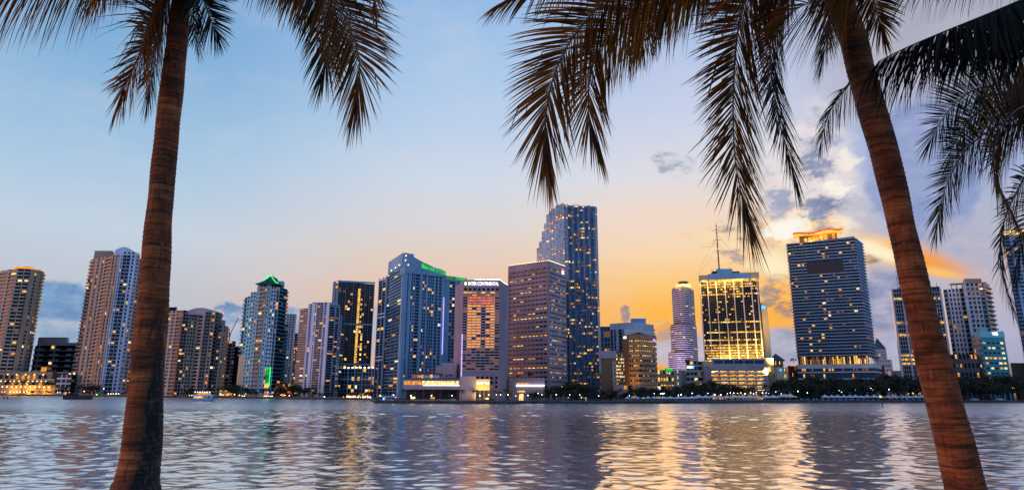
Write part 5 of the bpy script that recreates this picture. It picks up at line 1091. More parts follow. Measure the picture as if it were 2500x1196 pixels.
frond(PR, [(1990, -170, 7.1), (2080, -140, 6.4), (2090, -70, 6.0), (2040, -20, 5.85), (1970, 10, 5.75), (1915, 40, 5.7)], .86, 90, (30, 60), .7, FB, tone=(.25, 1.15), seed=18, wid=.026)
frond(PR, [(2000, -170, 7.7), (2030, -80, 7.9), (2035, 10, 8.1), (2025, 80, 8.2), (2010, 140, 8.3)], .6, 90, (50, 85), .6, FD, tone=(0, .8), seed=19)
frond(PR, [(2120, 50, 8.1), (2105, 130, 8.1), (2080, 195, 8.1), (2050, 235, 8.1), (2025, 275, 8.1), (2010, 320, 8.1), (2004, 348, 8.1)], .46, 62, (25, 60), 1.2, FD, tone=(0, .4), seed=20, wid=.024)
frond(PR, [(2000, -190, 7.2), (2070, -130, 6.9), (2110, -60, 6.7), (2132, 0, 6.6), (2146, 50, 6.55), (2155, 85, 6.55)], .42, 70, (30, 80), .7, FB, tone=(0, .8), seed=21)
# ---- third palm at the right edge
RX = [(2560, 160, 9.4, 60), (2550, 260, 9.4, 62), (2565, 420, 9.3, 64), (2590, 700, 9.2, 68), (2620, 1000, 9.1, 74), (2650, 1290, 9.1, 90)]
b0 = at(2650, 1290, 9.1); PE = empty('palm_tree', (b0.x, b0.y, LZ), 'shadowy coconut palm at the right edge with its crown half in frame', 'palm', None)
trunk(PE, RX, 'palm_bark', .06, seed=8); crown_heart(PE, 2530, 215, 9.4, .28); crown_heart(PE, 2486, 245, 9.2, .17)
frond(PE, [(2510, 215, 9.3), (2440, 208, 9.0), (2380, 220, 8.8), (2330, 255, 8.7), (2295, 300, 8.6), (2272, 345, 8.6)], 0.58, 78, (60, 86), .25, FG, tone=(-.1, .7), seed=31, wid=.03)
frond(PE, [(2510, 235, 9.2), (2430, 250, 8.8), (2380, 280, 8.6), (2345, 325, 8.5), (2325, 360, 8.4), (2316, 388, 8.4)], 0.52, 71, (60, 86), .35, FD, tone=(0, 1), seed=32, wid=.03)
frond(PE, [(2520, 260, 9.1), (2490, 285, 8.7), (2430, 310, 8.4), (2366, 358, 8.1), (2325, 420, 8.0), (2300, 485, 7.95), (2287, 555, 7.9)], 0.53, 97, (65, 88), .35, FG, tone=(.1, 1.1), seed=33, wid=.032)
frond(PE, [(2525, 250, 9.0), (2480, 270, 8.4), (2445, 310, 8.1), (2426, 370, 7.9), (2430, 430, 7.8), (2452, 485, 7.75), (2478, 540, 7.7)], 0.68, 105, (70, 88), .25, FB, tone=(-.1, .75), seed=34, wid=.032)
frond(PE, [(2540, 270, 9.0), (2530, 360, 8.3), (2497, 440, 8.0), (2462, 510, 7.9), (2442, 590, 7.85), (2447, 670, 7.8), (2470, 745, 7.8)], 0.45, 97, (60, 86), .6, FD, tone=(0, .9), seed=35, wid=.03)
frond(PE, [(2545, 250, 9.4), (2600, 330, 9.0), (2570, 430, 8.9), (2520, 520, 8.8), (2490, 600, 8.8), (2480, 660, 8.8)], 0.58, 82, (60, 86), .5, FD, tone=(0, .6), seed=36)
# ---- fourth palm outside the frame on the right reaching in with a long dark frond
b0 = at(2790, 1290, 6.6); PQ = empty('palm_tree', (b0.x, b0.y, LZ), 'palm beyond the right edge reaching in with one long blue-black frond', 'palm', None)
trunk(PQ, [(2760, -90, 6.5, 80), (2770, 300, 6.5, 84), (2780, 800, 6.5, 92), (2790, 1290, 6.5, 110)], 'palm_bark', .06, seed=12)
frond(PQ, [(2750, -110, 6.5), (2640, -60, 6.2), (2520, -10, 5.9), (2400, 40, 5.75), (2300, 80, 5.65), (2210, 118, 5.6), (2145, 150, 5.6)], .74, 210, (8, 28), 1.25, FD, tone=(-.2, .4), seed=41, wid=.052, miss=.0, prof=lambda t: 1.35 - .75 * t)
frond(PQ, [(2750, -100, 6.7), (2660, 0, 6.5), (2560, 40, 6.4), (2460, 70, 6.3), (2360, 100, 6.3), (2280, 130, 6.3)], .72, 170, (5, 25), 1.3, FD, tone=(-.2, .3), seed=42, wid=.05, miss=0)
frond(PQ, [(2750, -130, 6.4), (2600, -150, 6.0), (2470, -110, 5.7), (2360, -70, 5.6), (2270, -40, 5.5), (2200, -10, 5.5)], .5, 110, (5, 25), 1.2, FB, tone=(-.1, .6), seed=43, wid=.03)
# ------------------------------------------------------------------ shore edge
def shore_off(px, d): return shoreY(px) + d
mb = MB(); mc = MB(); mp_ = MB()
dens = []
for (a, ya), (b_, yb) in zip(SHORE, SHORE[1:]):
    if a < 905.5 and b_ == 918: dens.append((a, ya)); continue
    n = max(1, int((b_ - a) / 45)); dens += [(a + (b_ - a) * k / n, ya + (yb - ya) * k / n) for k in range(n)]
dens.append(SHORE[-1])
for (a, ya), (b_, yb) in zip(dens, dens[1:]):
    A, B = Vector((XG(a, ya), ya)), Vector((XG(b_, yb), yb)); t = (B - A).normalized(); n = Vector((t.y, -t.x)); j = random.uniform(0, .12)
    def q(p, o, z): return (p.x + n.x * o, p.y + n.y * o, z)
    mb.hexa([q(A, .8 + j, -1), q(B, .8 + j, -1), q(B, 0, -1), q(A, 0, -1), q(A, .7 + j, GZ + .02), q(B, .7 + j, GZ + .02), q(B, 0, GZ + .02), q(A, 0, GZ + .02)])
    mc.hexa([q(A, 1.0, GZ + .03), q(B, 1.0, GZ + .03), q(B, -.6, GZ + .03), q(A, -.6, GZ + .03), q(A, 1.0, GZ + .5), q(B, 1.0, GZ + .5), q(B, -.6, GZ + .5), q(A, -.6, GZ + .5)])
sw = mb.build('seawall', 'seawall'); tag(sw, 'long dark seawall along the far waterline', 'seawall'); cp = mc.build('coping', 'promenade', sw)
mp_.add([(XG(p, Y + .7), Y + .7, GZ + .02) for p, Y in dens] + [(XG(p, Y + 9), Y + 9, GZ + .02) for p, Y in dens], [(i, i + 1, len(dens) + i + 1, len(dens) + i) for i in range(len(dens) - 1)])
tag(mp_.build('promenade', 'promenade'), 'grey walkway along the top of the seawall', 'walkway', kind='structure')

# ------------------------------------------------------------------ trees
def foliage(name, c0, c1):
    m, t, b = newmat(name); oi = t.nodes.new('ShaderNodeObjectInfo'); s = pos_noise(t, .35, 3)
    n = t.nodes.new('ShaderNodeMath'); n.operation = 'MULTIPLY_ADD'; t.links.new(oi.outputs['Random'], n.inputs[0]); n.inputs[1].default_value = .4; t.links.new(s, n.inputs[2])
    t.links.new(rampn(t, n.outputs[0], [(.35, c0), (.95, c1)]), b.inputs['Base Color']); b.inputs['Roughness'].default_value = .7
foliage('foliage', (.010, .014, .006), (.028, .034, .012)); plain('bark', (.05, .035, .025), .9)
def crown_mesh(seed, lobes, nleaf, lsz, sx=1.0):
    rn = random.Random(seed); mb = MB()
    L = [(rn.uniform(-.30, .30) * sx, rn.uniform(-.30, .30) * sx, rn.uniform(.42, .80), rn.uniform(.16, .27)) for _ in range(lobes)]
    for _ in range(nleaf):
        x, y, z, r = rn.choice(L); v = Vector((rn.gauss(0, 1), rn.gauss(0, 1), rn.gauss(0, 1))).normalized() * (r * rn.uniform(.5, 1.08)); v.z *= .8; p = Vector((x, y, z)) + v
        if p.z < .2: continue
        a = Vector((rn.gauss(0, 1), rn.gauss(0, 1), rn.gauss(0, 1))).normalized(); b_ = a.orthogonal().normalized(); s = lsz * rn.uniform(.6, 1.4); c = a.cross(b_)
        mb.add([p - b_ * s, p - c * s * .6, p + b_ * s, p + c * s * .6], [(0, 1, 2, 3)])
    return mb.mesh('crown', ['foliage'])
def trunk_mesh(seed, h=.5):
    rn = random.Random(seed); mb = MB(); mb.tube([(0, 0, 0), (.01, 0, h * .5), (rn.uniform(-.03, .03), 0, h)], [.035, .026, .018], 6)
    for k in range(4):
        a = rn.uniform(0, 6.28); mb.tube([(0, 0, h * .6), (.13 * math.cos(a), .13 * math.sin(a), h * .9), (.22 * math.cos(a), .22 * math.sin(a), h * 1.25)], [.016, .011, .006], 5)
    return mb.mesh('trunk', ['bark'])
CROWNS = [crown_mesh(k, 9, 620, .042, 1.15) for k in range(4)]; TRK = [trunk_mesh(k) for k in range(2)]
def palm_mesh(seed):
    rn = random.Random(seed); mb = MB(); top = Vector((rn.uniform(-.05, .05), 0, .78))
    for k in range(17):
        a = rn.uniform(0, 6.28); e = rn.uniform(-.5, 1.2); L = rn.uniform(.26, .36); d = Vector((math.cos(a) * math.cos(e), math.sin(a) * math.cos(e), math.sin(e))); p = top.copy(); ns = 7
        for s in range(ns):
            q = p + d * (L / ns); w = d.cross(Vector((0, 0, 1))).normalized(); mb.tube([p, q], .004, 3)
            for sd in (1, -1):
                for f in (0, .5):
                    b0 = p.lerp(q, f); tip = b0 + w * (sd * .075 * (1 - .6 * s / ns)) + d * .05 + Vector((0, 0, -.045)); mb.add([b0, b0 + d * .016, tip], [(0, 1, 2)])
            p = q; d = (d + Vector((0, 0, -.26))).normalized()
    tm = MB(); tm.tube([(0, 0, 0), (top.x * .4, 0, .4), (top.x, 0, .79)], [.017, .013, .011], 6)
    return mb.mesh('fronds', ['foliage']), tm.mesh('trunk', ['bark'])
PALMS = [palm_mesh(k) for k in range(3)]
NT = 0
def tree(px, d, topy, label, group, wide=1.0, palm=False, base=None):
    global NT
    Y = shore_off(px, d); x = XG(px, Y); h = ZG(topy, x, Y) - GZ; NT += 1
    if h < .8: return
    o = empty('palm_tree' if palm else 'tree', (x, Y, base or GZ), label, 'palm' if palm else 'tree', group)
    if base: h = ZG(topy, x, Y) - base
    if palm:
        f, t_ = random.choice(PALMS); inst('fronds', f, o, (0, 0, 0), 0); inst('trunk', t_, o)
    else: inst('crown', random.choice(CROWNS), o); inst('trunk', random.choice(TRK), o)
    o.rotation_euler = (0, 0, random.uniform(0, 6.28)); o.scale = (h * wide, h * wide, h); return o
prof = [(1300, 953), (1345, 950), (1370, 936), (1400, 931), (1425, 939), (1440, 938), (1460, 946), (1480, 951), (1500, 953), (1530, 950), (1565, 941), (1600, 937), (1640, 946), (1660, 938), (1680, 931), (1740, 926), (1800, 939), (1840, 949), (1860, 947), (1885, 940), (1905, 927), (1940, 921), (1990, 916), (2050, 919), (2090, 914), (2150, 911), (2190, 913), (2260, 908), (2330, 912), (2400, 914), (2440, 917), (2520, 910)]
def pf(px):
    for (a, ya), (b_, yb) in zip(prof, prof[1:]):
        if a <= px <= b_: return ya + (yb - ya) * (px - a) / (b_ - a)
    return 945
px = 1300
while px < 2540:
    tree(px, random.uniform(34, 47), pf(px) + random.uniform(-5, 9), 'dark leafy park tree in the back row behind the white tents', 'park trees, back row', random.uniform(.7, 1.35)); px += random.uniform(11, 17)
px = 1305
while px < 2530:
    if not (1775 < px < 1862): tree(px, random.uniform(16, 30), pf(px) + random.uniform(7, 19), 'low dark park tree in the front row just behind the seawall walk', 'park trees, front row', random.uniform(.9, 1.25))
    px += random.uniform(11, 18)
for px, ty in ((1333, 940), (1352, 936), (1386, 925), (1412, 933), (1428, 930), (1516, 944), (1668, 935), (1735, 920), (1748, 922), (1802, 936), (1838, 935), (1872, 932), (1916, 921), (2028, 912), (2196, 905), (2438, 905), (2462, 908)):
    tree(px, 31, ty, 'dark park palm rising out of the tree line behind the tents', 'park palms in the tree line', 1.0, True)
for px, ty, w in ((150, 942, 1), (205, 937, 1.5), (218, 938, 1.5), (230, 941, 1.2), (420, 948, .9), (467, 944, .9), (458, 947, .9), (548, 938, 1.3), (560, 935, 1.4), (575, 936, 1.4), (590, 940, 1.3), (545, 950, 1), (603, 951, 1.1), (617, 950, 1.2), (640, 945, .8), (672, 945, 1), (684, 940, 1.1), (700, 936, 1), (712, 938, 1.1), (722, 936, 1.1), (731, 945, 1), (742, 948, 1), (752, 944, 1), (764, 955, 1.3), (785, 958, 1.4), (800, 957, 1.3), (830, 952, 1), (842, 954, 1.2), (856, 955, 1.2), (872, 956, 1.2), (890, 954, 1.2), (906, 952, 1.2), (918, 950, 1), (100, 953, 1.6), (118, 952, 1.5), (60, 953, 1.6), (80, 951, 1.5), (165, 951, 1.3), (300, 955, 1.5), (318, 954, 1.4), (345, 955, 1.4), (275, 957, 1.5), (505, 950, .9)):
    if px > 912: continue
    tree(px, 14, ty, 'dark shrubby tree on the far left bank below the condo towers', 'trees on the far left bank', w)
for px, ty in ((13, 921), (33, 930), (52, 922), (111, 925), (124, 929), (240, 936), (505, 942), (513, 944), (430, 936), (696, 928), (756, 942), (766, 943), (791, 938), (818, 940), (822, 942), (905, 940), (940, 943)):
    tree(px, 12 if px < 905 else 60, ty, 'small palm on the far left bank in front of the condo towers', 'palms on the far left bank', 1.0, True)
for px, ty in ((985, 944), (1013, 946), (1040, 948), (1062, 947)): tree(px, 16, ty, 'small palm shading the dark car deck of the hotel podium', 'palms by the hotel car deck', 1.0, True)
for px, ty, lb in ((1126, 946, 'round headed palm in front of the grey hotel annex'), (1156, 948, 'round headed palm at the corner of the grey hotel annex'), (1207, 949, 'slim palm below the hotel by the lamps'), (1220, 951, 'shorter slim palm below the hotel by the lamps'), (1237, 942, 'tall bushy palm at the right foot of the hotel'), (1246, 955, 'low palm between the hotel and the canopy entrance')): tree(px, 9, ty, lb, None, 1.2, True)
for px, ty, w in ((1099, 912, 1.2), (1088, 913, 1.2), (1075, 915, 1.2)): tree(px, 25, ty, 'dark roof garden tree on the hotel podium', 'roof garden trees on the podium', w, False, ZG(922, XG(px, 520), 520))
for px, ty, lb in ((1293, 908, 'round tree on the roof of the canopy entrance podium'), (1264, 914, 'smaller tree on the roof of the canopy entrance podium')): tree(px, 62, ty, lb, None, 1.2, False, ZG(924, XG(px, 575), 575))
tree(2150, 48, 868, 'umbrella shaped tree standing on the dark red block roof', None, 1.0, False, ZG(894, XG(2160, 845), 845))
tree(1946, 90, 872, 'bushy tree on a roof terrace left of the slab tower podium', None, 1.0, False, ZG(894, XG(1946, 826), 826))

# ------------------------------------------------------------------ lamps
def lamp_proto(glow):
    p = MB(); p.tube([(0, 0, 0), (0, 0, .9)], [.022, .012], 6); b_ = MB(); b_.ball((0, 0, .95), .085, 8, 6)
    return p.mesh('lamp_post', ['metal_dark']), b_.mesh('lamp_globe', [glow])
LPS = {g_: lamp_proto(g_) for g_ in ('lamp_white', 'lamp_glow', 'lamp_amber', 'lamp_blue', 'lamp_green', 'lamp_red')}
def lamp(px, py, g_, d=5, label=None, group=None, r=1.0):
    Y = shore_off(px, d); x = XG(px, Y); h = max(.9, ZG(py, x, Y) - GZ); o = empty('street_lamp', (x, Y, GZ), label, 'lamp', group)
    pm, bm = LPS[g_]; inst('lamp_post', pm, o, (0, 0, 0), 0, (2.2, 2.2, h)); s = r * random.uniform(.55, 1.15) * Y / 700 * 5.4; inst('lamp_globe', bm, o, (0, 0, h * .93 - .95 * s), 0, (s, s, s)); return o
for px, py in ((1314, 958), (1323, 962), (1358, 962), (1391, 962), (1416, 962), (1462, 965), (1537, 964), (1598, 959), (1614, 958.6), (1618, 958.6), (1622, 958.6), (1657, 963), (1664, 962), (1691, 958), (1729, 958), (1746, 962), (1761, 962)):
    lamp(px, py, 'lamp_white', 14, 'white park lamp among the trees left of the garage', 'white park lamps left of the garage')
for px, py in ((1770, 957), (1777, 959), (1784, 957), (1793, 957), (1802, 958), (1810, 957), (1820, 959), (1834, 957), (1841, 959), (1848, 956), (1863, 957), (1872, 957), (1878, 959)):
    lamp(px, py, random.choice(['lamp_white', 'lamp_glow', 'lamp_amber']), 28, 'bright lamp clustered at the park gate below the garage', 'park gate lamps below the garage')
for px, py in ((1896, 954), (1909, 959), (1929, 954), (1950, 953), (1973, 957), (2052, 951), (2057, 955), (2091, 950), (2133, 949), (2130, 945), (2174, 949), (2219, 948), (2246, 949), (2454, 950), (2477, 945), (2481, 944)):
    lamp(px, py, 'lamp_white' if random.random() < .6 else 'lamp_glow', 16, 'small park lamp under the dark trees right of the garage', 'park lamps right of the garage')
lamp(2412, 934, 'lamp_amber', 20, 'large glaring amber lamp in the trees below the turquoise office', None, 1.9)
lamp(1526, 947, 'lamp_glow', 55, 'bright floodlight on a mast at the foot of the brown office', None, 1.6)
for px in (4, 10, 24, 32, 40, 48, 57, 65): lamp(px, 955.5, 'lamp_amber', 4, 'low amber lamp along the seawall below the terraced mansion', 'amber lamps below the mansion')
for px, py in ((140, 957), (146, 957), (160, 957.6), (168, 957.6), (204, 954), (251, 947), (264, 960.5), (270, 960.5), (276, 960.5), (283, 960.5), (289, 960.5)): lamp(px, py, 'lamp_amber', 4, 'amber shore lamp at the foot of the tall two-toned condo', 'amber lamps by the two-toned condo')
for px, py in ((412, 958.5), (423, 959.6), (462, 965), (468, 965), (539, 963), (544, 963), (554, 964), (572, 962), (584, 964), (591, 967), (596, 967), (645, 969), (650, 969), (655, 969), (659, 969), (664, 969), (686, 963), (695, 964), (706, 965), (792, 968), (838, 969)): lamp(px, py, random.choice(['lamp_amber', 'lamp_amber', 'lamp_glow']), 4, 'amber shore lamp between the near left palm and the glass podium', 'amber lamps on the middle left bank')
for px, py in ((846, 972), (850, 970), (854, 967), (854, 972), (858, 972), (862, 972), (864, 967), (868, 973), (874, 972), (880, 971), (886, 973), (891, 972), (898, 973), (902, 971), (905, 970), (909, 973), (914, 972), (918, 973)):
    lamp(min(px, 904), py, random.choice(['lamp_amber', 'lamp_glow', 'lamp_amber', 'lamp_white']), 5 + max(0, px - 904) * .3, 'lamp in the bright cluster on the quay before the glass podium', 'quay lamps before the glass podium', 1.2)
lamp(936, 973, 'lamp_blue', 4, 'blue lamp at the left tip of the hotel quay', None, 1.4)
for px, py in ((928, 964), (960, 963), (1003, 964), (1053, 964), (1103, 964), (1171, 964), (1193, 962), (1212, 962), (1222, 962), (1240, 962), (1259, 965), (1289, 963.6)): lamp(px, py, 'lamp_glow', 5, 'globe lamp along the hotel quay between the yellow planters and the canopy', 'globe lamps along the hotel quay')
# ------------------------------------------------------------------ left bank houses
T = Tower('mansion', 'gold lit terraced mansion with arches low on the far left bank', 65, 1075, 'house'); Ym = 1078
def tier(p0, p1, yt, yb, Y, dep, mat='tan_light'):
    x0, x1 = XG(p0, Y), XG(p1, Y); Fc = Face((x0, Y), (x1, Y - 2)); za, zb = max(GZ, ZG(yb, x0, Y)), ZG(yt, x0, Y); box_part(T, 'terrace_wall', Fc, 0, Fc.L, GZ, zb, -dep, 0, mat)
    box_part(T, 'cornice', Fc, -.4, Fc.L + .4, zb, zb + .7, -1, .7, 'beige_light'); return Fc, za, zb
F1, a1, b1_ = tier(-40, 134, 940, 957, Ym, 6); F2_, a2, b2_ = tier(-40, 130, 925, 940, Ym + 8, 6); F3_, a3, b3_ = tier(-40, 122, 909, 925, Ym + 16, 12, 'tan_light')
for k in range(11):
    p = F1.pt(F1.L * (.25 + .066 * k), b1_ - 2.2, .5); m_ = MB(); m_.ball(p, .75, 6, 4); T.part('wall_lamp', m_, 'lamp_amber')
    p = F2_.pt(F2_.L * (.22 + .066 * k + random.uniform(-.01, .01)), b2_ - 3, .5); m_ = MB(); m_.ball(p, .7, 6, 4); T.part('wall_lamp', m_, 'lamp_amber')
    if k % 2: p = F3_.pt(F3_.L * (.25 + .068 * k), b3_ - 3, .5); m_ = MB(); m_.ball(p, .7, 6, 4); T.part('wall_lamp', m_, 'lamp_amber')
for k in range(9):
    u = F3_.L * (.22 + .085 * k); m_ = MB(); n_ = 8
    pr2 = [(u - 2.4, a3), (u - 2.4, a3 + 5)] + [(u - 2.4 * math.cos(math.pi * q / n_), a3 + 5 + 2.4 * math.sin(math.pi * q / n_)) for q in range(1, n_)] + [(u + 2.4, a3 + 5), (u + 2.4, a3)]
    vs = [F3_.pt(a, z, .08) for a, z in pr2] + [F3_.pt(a, z, .3) for a, z in pr2]; L_ = len(pr2); m_.add(vs, [tuple(range(L_ - 1, -1, -1)), tuple(range(L_, 2 * L_))] + [(i, (i + 1) % L_, L_ + (i + 1) % L_, L_ + i) for i in range(L_)]); T.part('arch_window', m_, 'lit_amber' if k in (3, 4, 5, 6) else 'glass_black')
for k in range(7):
    u = F2_.L * (.28 + .1 * k); box_part(T, 'doorway', F2_, u, u + 4.5, a2, a2 + 5, .05, .3, 'lit_gold' if k in (2, 3) else 'lit_amber' if k % 2 else 'glass_black')
for p0, p1 in ((60, 84), (2, 34)):
    x0, x1 = XG(p0, Ym + 14), XG(p1, Ym + 14); m_ = MB(); m_.cone([(x0, Ym + 13), (x1, Ym + 13), (x1, Ym + 26), (x0, Ym + 26)], b3_ + .8, ((x0 + x1) / 2, Ym + 20, b3_ + 5)); T.part('roof', m_, 'tan')
T.finish()
for px_, e_ in ((20, 4500), (60, 8000), (100, 8000)):
    LC = bpy.data.lights.new('mansion_flood', 'AREA'); LC.energy = e_; LC.color = (1, .52, .08); LC.size = 6; lc = bpy.data.objects.new('mansion_flood', LC); COL.objects.link(lc); p = Vector((XG(px_, 1066), 1066, 5)); lc.location = p; lc.rotation_euler = (Vector((p.x, 1094, 22)) - p).to_track_quat('-Z', 'Y').to_euler()
T, V = low('house', 'white three storey house with big dark panes beside the gold mansion', [(134, 1072), (169, 1066)], 913, 'white_blue', [('W', 1, 3)], 4, .04, fin=False, sp=.3); box_part(T, 'roof', V.faces[0], -1, V.faces[0].L * .6, V.z1 + 2, V.z1 + 3, -10, 2, 'beige_light'); T.finish()
low('pavilion', 'low lit waterfront pavilion under dark trees left of the teal tower', [(535, 850), (566, 842)], 951, 'tan_light', [('W', 1, 5)], 2, .55, mix=GOLD)
low('pavilion', 'pale low annex with gold lamps at the foot of the teal tower', [(632, 822), (668, 815)], 955, 'white_blue', [('W', 1, 6)], 2, .5, mix=GOLD)
low('restaurant_building', 'dark terraced restaurant with red and gold lit floors right of the teal tower', [(671, 808), (706, 800)], 936, 'dark_grey', [('G', 1, 6)], 4, .4, mix=[('lit_amber', 4), ('lit_red', 3), ('lit_dim', 3)], proud=.6)
low('quay_building', 'dark quay arcade with glowing gold openings before the glass podium', [(845, 742), (904, 735)], 963, 'dark_grey', [('W', 1, 12)], 1, .75, mix=GOLD, sp=.2)
low('gatehouse', 'blue grey quay gatehouse at the left end of the hotel quay', [(928, 500), (962, 498)], 962, 'blue_wall', [('W', 1, 5)], 2, .1)
low('gate_building', 'glowing park gate arcade below the parking garage', [(1772, 640), (1850, 645)], 955, 'cream', [('W', 1, 16)], 1, .85, mix=[('lit_white', 3), ('lit_gold', 5), ('lit_warm', 4)], sp=.15)
# planters and low wall on the hotel quay
for k, (px, w, lab, m_) in enumerate(((1007, 10, 'yellow topped planter box on the hotel quay under the first lamp', 'sign_gold'), (1055, 10, 'amber topped planter box at the middle of the hotel quay', 'lit_amber'), (1106, 12, 'pale planter box with a green shrub on the hotel quay', 'foliage'))):
    Y = 490; x0, x1 = XG(px - w / 2, Y), XG(px + w / 2, Y); mb = MB(); mb.box((x0, Y, GZ), (x1, Y + 3, GZ + 1.6)); o = mb.build('planter', 'beige_light'); tag(o, lab, 'planter')
    mb = MB(); mb.box((x0 + .1, Y + .1, GZ + 1.61), (x1 - .1, Y + 2.9, GZ + 2.9)) if k < 2 else mb.ball(((x0 + x1) / 2, Y + 1.5, GZ + 2.2), 1.6, 8, 5, 0, .6); mb.build('planting' if k == 2 else 'lit_top', m_, o)
mb = MB(); mb.box((XG(1012, 491), 491, GZ), (XG(1100, 491), 491.6, GZ + 1.1)); tag(mb.build('low_wall', 'beige'), 'low beige wall between the planters on the hotel quay', 'wall')
# ------------------------------------------------------------------ market tents
def tent_proto(nm):
    mb = MB(); n = 4; rim = [(-.5, -.5), (.5, -.5), (.5, .5), (-.5, .5)]
    prev = rim; pz = .62
    for k in range(1, 5):
        q = 1 - k / 4; s = q ** 1.25; z = .62 + .38 * (1 - q) ** 1.15; cur = [(x * s, y * s) for x, y in rim]
        if k < 4: mb.add([(x, y, pz) for x, y in prev] + [(x, y, z) for x, y in cur], [(i, (i + 1) % 4, 4 + (i + 1) % 4, 4 + i) for i in range(4)])
        else: mb.add([(x, y, pz) for x, y in prev] + [(0, 0, 1)], [(i, (i + 1) % 4, 4) for i in range(4)])
        prev, pz = cur, z
    mb.add([(x, y, .50) for x, y in rim] + [(x, y, .62) for x, y in rim], [(i, (i + 1) % 4, 4 + (i + 1) % 4, 4 + i) for i in range(4)])
    lg = MB(); lg.tube([(0, 0, 0), (0, 0, .55)], .015, 5); return mb.mesh('canopy', ['canvas']), lg.mesh('leg', ['metal_grey'])
TC, TL = tent_proto(0)
def tent(px, d, wpx, topy, label, group):
    Y = shore_off(px, d); x = XG(px, Y); w = wpx * Y / F; h = max(1.5, ZG(topy, x, Y) - GZ); o = empty('market_tent', (x, Y, GZ), label, 'tent', group); o.scale = (w, w * .9, h); o.rotation_euler = (0, 0, random.uniform(-.12, .12))
    inst('canopy', TC, o)
    for a in (-.48, .48):
        for b_ in (-.48, .48): inst('leg', TL, o, (a, b_, 0))
px = 1532
while px < 1600: tent(px, 9, 10, 966.5 + random.uniform(-1, 1), 'small pale market tent at the left end of the tent row', 'small tents at the left end'); px += random.uniform(11, 15)
px = 1604
while px < 1895: tent(px, 9, random.uniform(17, 22), (963 if px > 1690 else 966) + random.uniform(-1, 1), 'peaked white market tent on the walk below the garage', 'white tents below the garage'); px += random.uniform(16, 20)
tent(1915, 16, 46, 960, 'widest flat white marquee at the right end of the garage tents', None); tent(1930, 10, 12, 957, 'tall narrow peaked tent beside the wide marquee', None)
px = 2015
while px < 2340: tent(px, 9, random.uniform(13, 17), 962.5 + random.uniform(-1, 1), 'small white market tent before the trees below the slab tower', 'white tents below the slab tower'); px += random.uniform(13.5, 19)
# ------------------------------------------------------------------ boats, markers, cars, cranes
Yf = 545; xf = XG(498, Yf, 0); fr = empty('ferry_boat', (xf, Yf, 0), 'white two deck ferry with lit cabins left of the teal tower', 'boat')
Lh = 50 * Yf / F / 2
mb = MB(); hp = [(-Lh, -2.6), (Lh * .72, -2.6), (Lh, 0), (Lh * .72, 2.6), (-Lh, 2.6)]
n = len(hp); mb.add([(xf + x * .94, Yf + y * .85, -.4) for x, y in hp] + [(xf + x, Yf + y, 2.3 + (.5 if x == Lh else 0)) for x, y in hp], [tuple(range(n - 1, -1, -1)), tuple(range(n, 2 * n))] + [(i, (i + 1) % n, n + (i + 1) % n, n + i) for i in range(n)]); mb.build('hull', 'boat_blue', fr)
mb = MB(); mb.box((xf - Lh * .94, Yf - 2.3, 2.35), (xf + Lh * .70, Yf + 2.3, 4.6)); mb.build('cabin', 'boat_white', fr)
for k in range(7): mb = MB(); a = xf - Lh * .88 + k * Lh * .22; mb.box((a, Yf - 2.42, 2.7), (a + Lh * .19, Yf - 2.31, 4.2)); mb.build('cabin_window', 'lit_gold' if k < 4 else ('lit_dim' if k < 6 else 'glass_black'), fr)
mb = MB(); mb.box((xf - Lh, Yf - 2.6, 4.65), (xf + Lh * .82, Yf + 2.6, 5.7)); mb.build('upper_deck', 'boat_white', fr)
mb = MB(); mb.box((xf - Lh * .95, Yf - 2.5, 7.9), (xf + Lh * .74, Yf + 2.5, 8.2)); mb.build('canopy', 'boat_white', fr)
for k in range(8): mb = MB(); a = xf - Lh * .93 + k * Lh * .236; mb.tube([(a, Yf - 2.4, 5.7), (a, Yf - 2.4, 7.9)], .09, 5); mb.build('post', 'metal_grey', fr)
for k in range(7): mb = MB(); a = xf - Lh * .82 + k * Lh * .23; mb.ball((a, Yf - 2.2, 7.55), .26, 6, 4); mb.build('deck_lamp', 'lamp_glow', fr)
mb = MB(); mb.box((xf - Lh * .8, Yf + 1, 5.71), (xf + Lh * .5, Yf + 1.2, 7.4)); mb.build('seat_back', 'lit_amber', fr)
Yb = 622; xb = XG(191, Yb, 0); bt = empty('motor_yacht', (xb, Yb, 0), 'low black motor yacht with a red light left of the near palm', 'boat'); Lb = 68 * Yb / F / 2
mb = MB(); hp = [(-Lb, -2.7), (Lb * .6, -2.7), (Lb, 0), (Lb * .6, 2.7), (-Lb, 2.7)]; n = 5
mb.add([(xb + x * .97, Yb + y * .8, -.4) for x, y in hp] + [(xb + x, Yb + y, 4.3 - 1.1 * (x + Lb) / (2 * Lb)) for x, y in hp], [tuple(range(n - 1, -1, -1)), tuple(range(n, 2 * n))] + [(i, (i + 1) % n, n + (i + 1) % n, n + i) for i in range(n)]); mb.build('hull', 'black', bt)
mb = MB(); q = [(-Lb * .8, 3.6, 2.0), (Lb * .15, 3.4, 2.0), (-Lb * .1, 6.3, 1.6), (-Lb * .72, 6.5, 1.6)]
mb.add([(xb + x, Yb - w, z) for x, z, w in q] + [(xb + x, Yb + w, z) for x, z, w in q], [(0, 1, 2, 3), (7, 6, 5, 4), (0, 4, 5, 1), (1, 5, 6, 2), (2, 6, 7, 3), (3, 7, 4, 0)]); mb.build('cabin', 'glass_black', bt)
mb = MB(); mb.box((xb - Lb * .45, Yb - 1.75, 5), (xb - Lb * .15, Yb - 1.72, 5.8)); mb.build('cabin_window', 'glass_teal', bt)
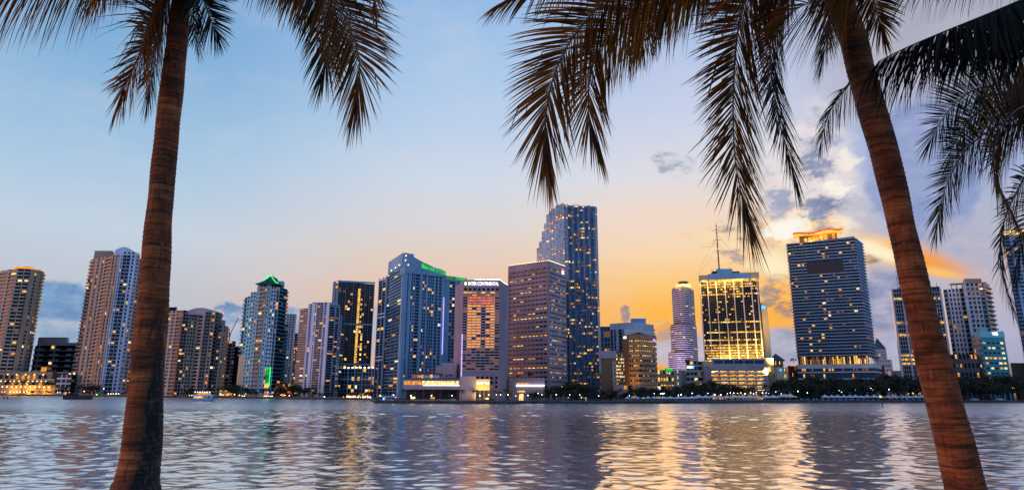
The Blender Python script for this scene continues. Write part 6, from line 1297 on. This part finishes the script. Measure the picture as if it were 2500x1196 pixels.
mb = MB(); mb.ball((xb - Lb * .93, Yb - 1, 5.4), .6, 6, 4); mb.build('stern_light', 'lamp_red', bt); mb = MB(); mb.tube([(xb - Lb * .93, Yb - 1, 3.8), (xb - Lb * .93, Yb - 1, 5)], .12, 5); mb.build('light_post', 'metal_dark', bt)
def marker(px, py0, py1, lean_, lab, Y, top=None):
    x = XG(px, Y, 0); z1 = ZG(py1, x, Y); mb = MB(); mb.tube([(x, Y, -1), (x + lean_ * .5, Y, z1 * .5), (x + lean_, Y, z1)], .3, 7); o = mb.build('channel_marker', 'metal_dark'); tag(o, lab, 'post')
    mb = MB(); mb.cbox((x + lean_, Y, z1 - 1.6), .8, .8, 1.5); mb.build('marker_band', top or 'white', o)
marker(1431, 990, 972, .1, 'dark wooden channel marker standing in the water before the tallest tower', 436); marker(2156, 992, 964, -.9, 'leaning dark channel marker with a gold tip before the slab tower', 443, 'lit_warm')
for px in (9.5, 18): marker(px, 975, 968.5, 0, 'short dark mooring post in the water below the mansion', 640, 'metal_dark')
for o in [o for o in bpy.data.objects if o.name.startswith('channel_marker') and 'mooring' in o.get('label', '')]: o['group'] = 'mooring posts below the mansion'
marker(235, 970, 961, 0, 'slim marker post with a green light left of the near palm', 800, 'lamp_green')
def car(px, d, L, mat, lab):
    Y = shore_off(px, d); x = XG(px, Y); o = empty('parked_car', (x, Y, GZ), lab, 'car'); pr3 = [(-.5, .18), (.5, .18), (.5, .48), (.30, .56), (.14, .86), (-.26, .88), (-.42, .58), (-.5, .52)]; s = L; mb = MB(); n = len(pr3)
    vs = [(x + a * s, Y - .2 * s, GZ + b_ * s * .36) for a, b_ in pr3] + [(x + a * s, Y + .2 * s, GZ + b_ * s * .36) for a, b_ in pr3]; mb.add(vs, [tuple(range(n)), tuple(range(2 * n - 1, n - 1, -1))] + [(i, n + i, n + (i + 1) % n, (i + 1) % n) for i in range(n)]); mb.build('body', mat, o)
    for a in (-.32, .30):
        for sd in (-.2, .2): mb = MB(); mb.tube([(x + a * s, Y + sd * s - .15, GZ + .07 * s), (x + a * s, Y + sd * s + .15, GZ + .07 * s)], .075 * s, 10); mb.build('wheel', 'rubber', o)
    mb = MB(); w = [(.12, .80), (-.24, .82), (-.36, .60), (.26, .58)]; mb.add([(x + a * s, Y - .203 * s - .02, GZ + b_ * s * .36) for a, b_ in w] + [(x + a * s, Y - .203 * s, GZ + b_ * s * .36) for a, b_ in w], [(0, 1, 2, 3), (7, 6, 5, 4), (0, 4, 5, 1), (1, 5, 6, 2), (2, 6, 7, 3), (3, 7, 4, 0)]); mb.build('side_window', 'glass_black', o)
car(2379, 8, 9, 'car_paint', 'pale car parked on the walk right of the leaning palm'); car(2440, 10, 11, 'car_paint', 'larger pale car parked below the turquoise office'); car(2424, 9, 7, 'car_dark', 'dark car parked between two pale cars below the turquoise office')
car(1048, 8, 6, 'car_dark', 'dark car by the middle planter on the hotel quay'); car(1195, 7, 8, 'car_dark', 'dark car below the yellow lit hotel annex')
def crane(px0, py0, px1, py1, px2, py2, Y, lab):
    a, b_, c = at(px0, py0, Y), at(px1, py1, Y), at(px2, py2, Y); o = empty('tower_crane', a, lab, 'crane')
    mb = MB(); mb.tube([a, b_], .9, 4); mb.build('mast', 'metal_grey', o); mb = MB(); mb.tube([b_, c], [.8, .35], 4); mb.build('jib', 'metal_dark', o)
    e = b_ + (b_ - c) * .16; e.z = b_.z - 1; mb = MB(); mb.tube([b_, e], .9, 4); mb.cbox((e.x, e.y, e.z - 2), 4.5, 3, 3.5); mb.build('counterweight', 'metal_dark', o)
    mb = MB(); mb.cbox((b_.x, b_.y - 1, b_.z - 1.5), 3, 3, 3); mb.build('cab', 'metal_grey', o)
    mb = MB(); t_ = b_ + Vector((-1, 0, 7)); mb.tube([b_, t_], .4, 4); mb.tube([t_, c], .12, 4); mb.build('stay', 'metal_dark', o); mb = MB(); mb.ball(c, .7, 6, 4); mb.build('jib_lamp', 'lamp_red', o)
crane(560, 852, 561, 817, 584, 772, 1080, 'luffing tower crane between the grey block and the teal tower'); crane(528, 820, 530, 790, 545, 765, 1120, 'smaller crane jib rising behind the wide beige condo')
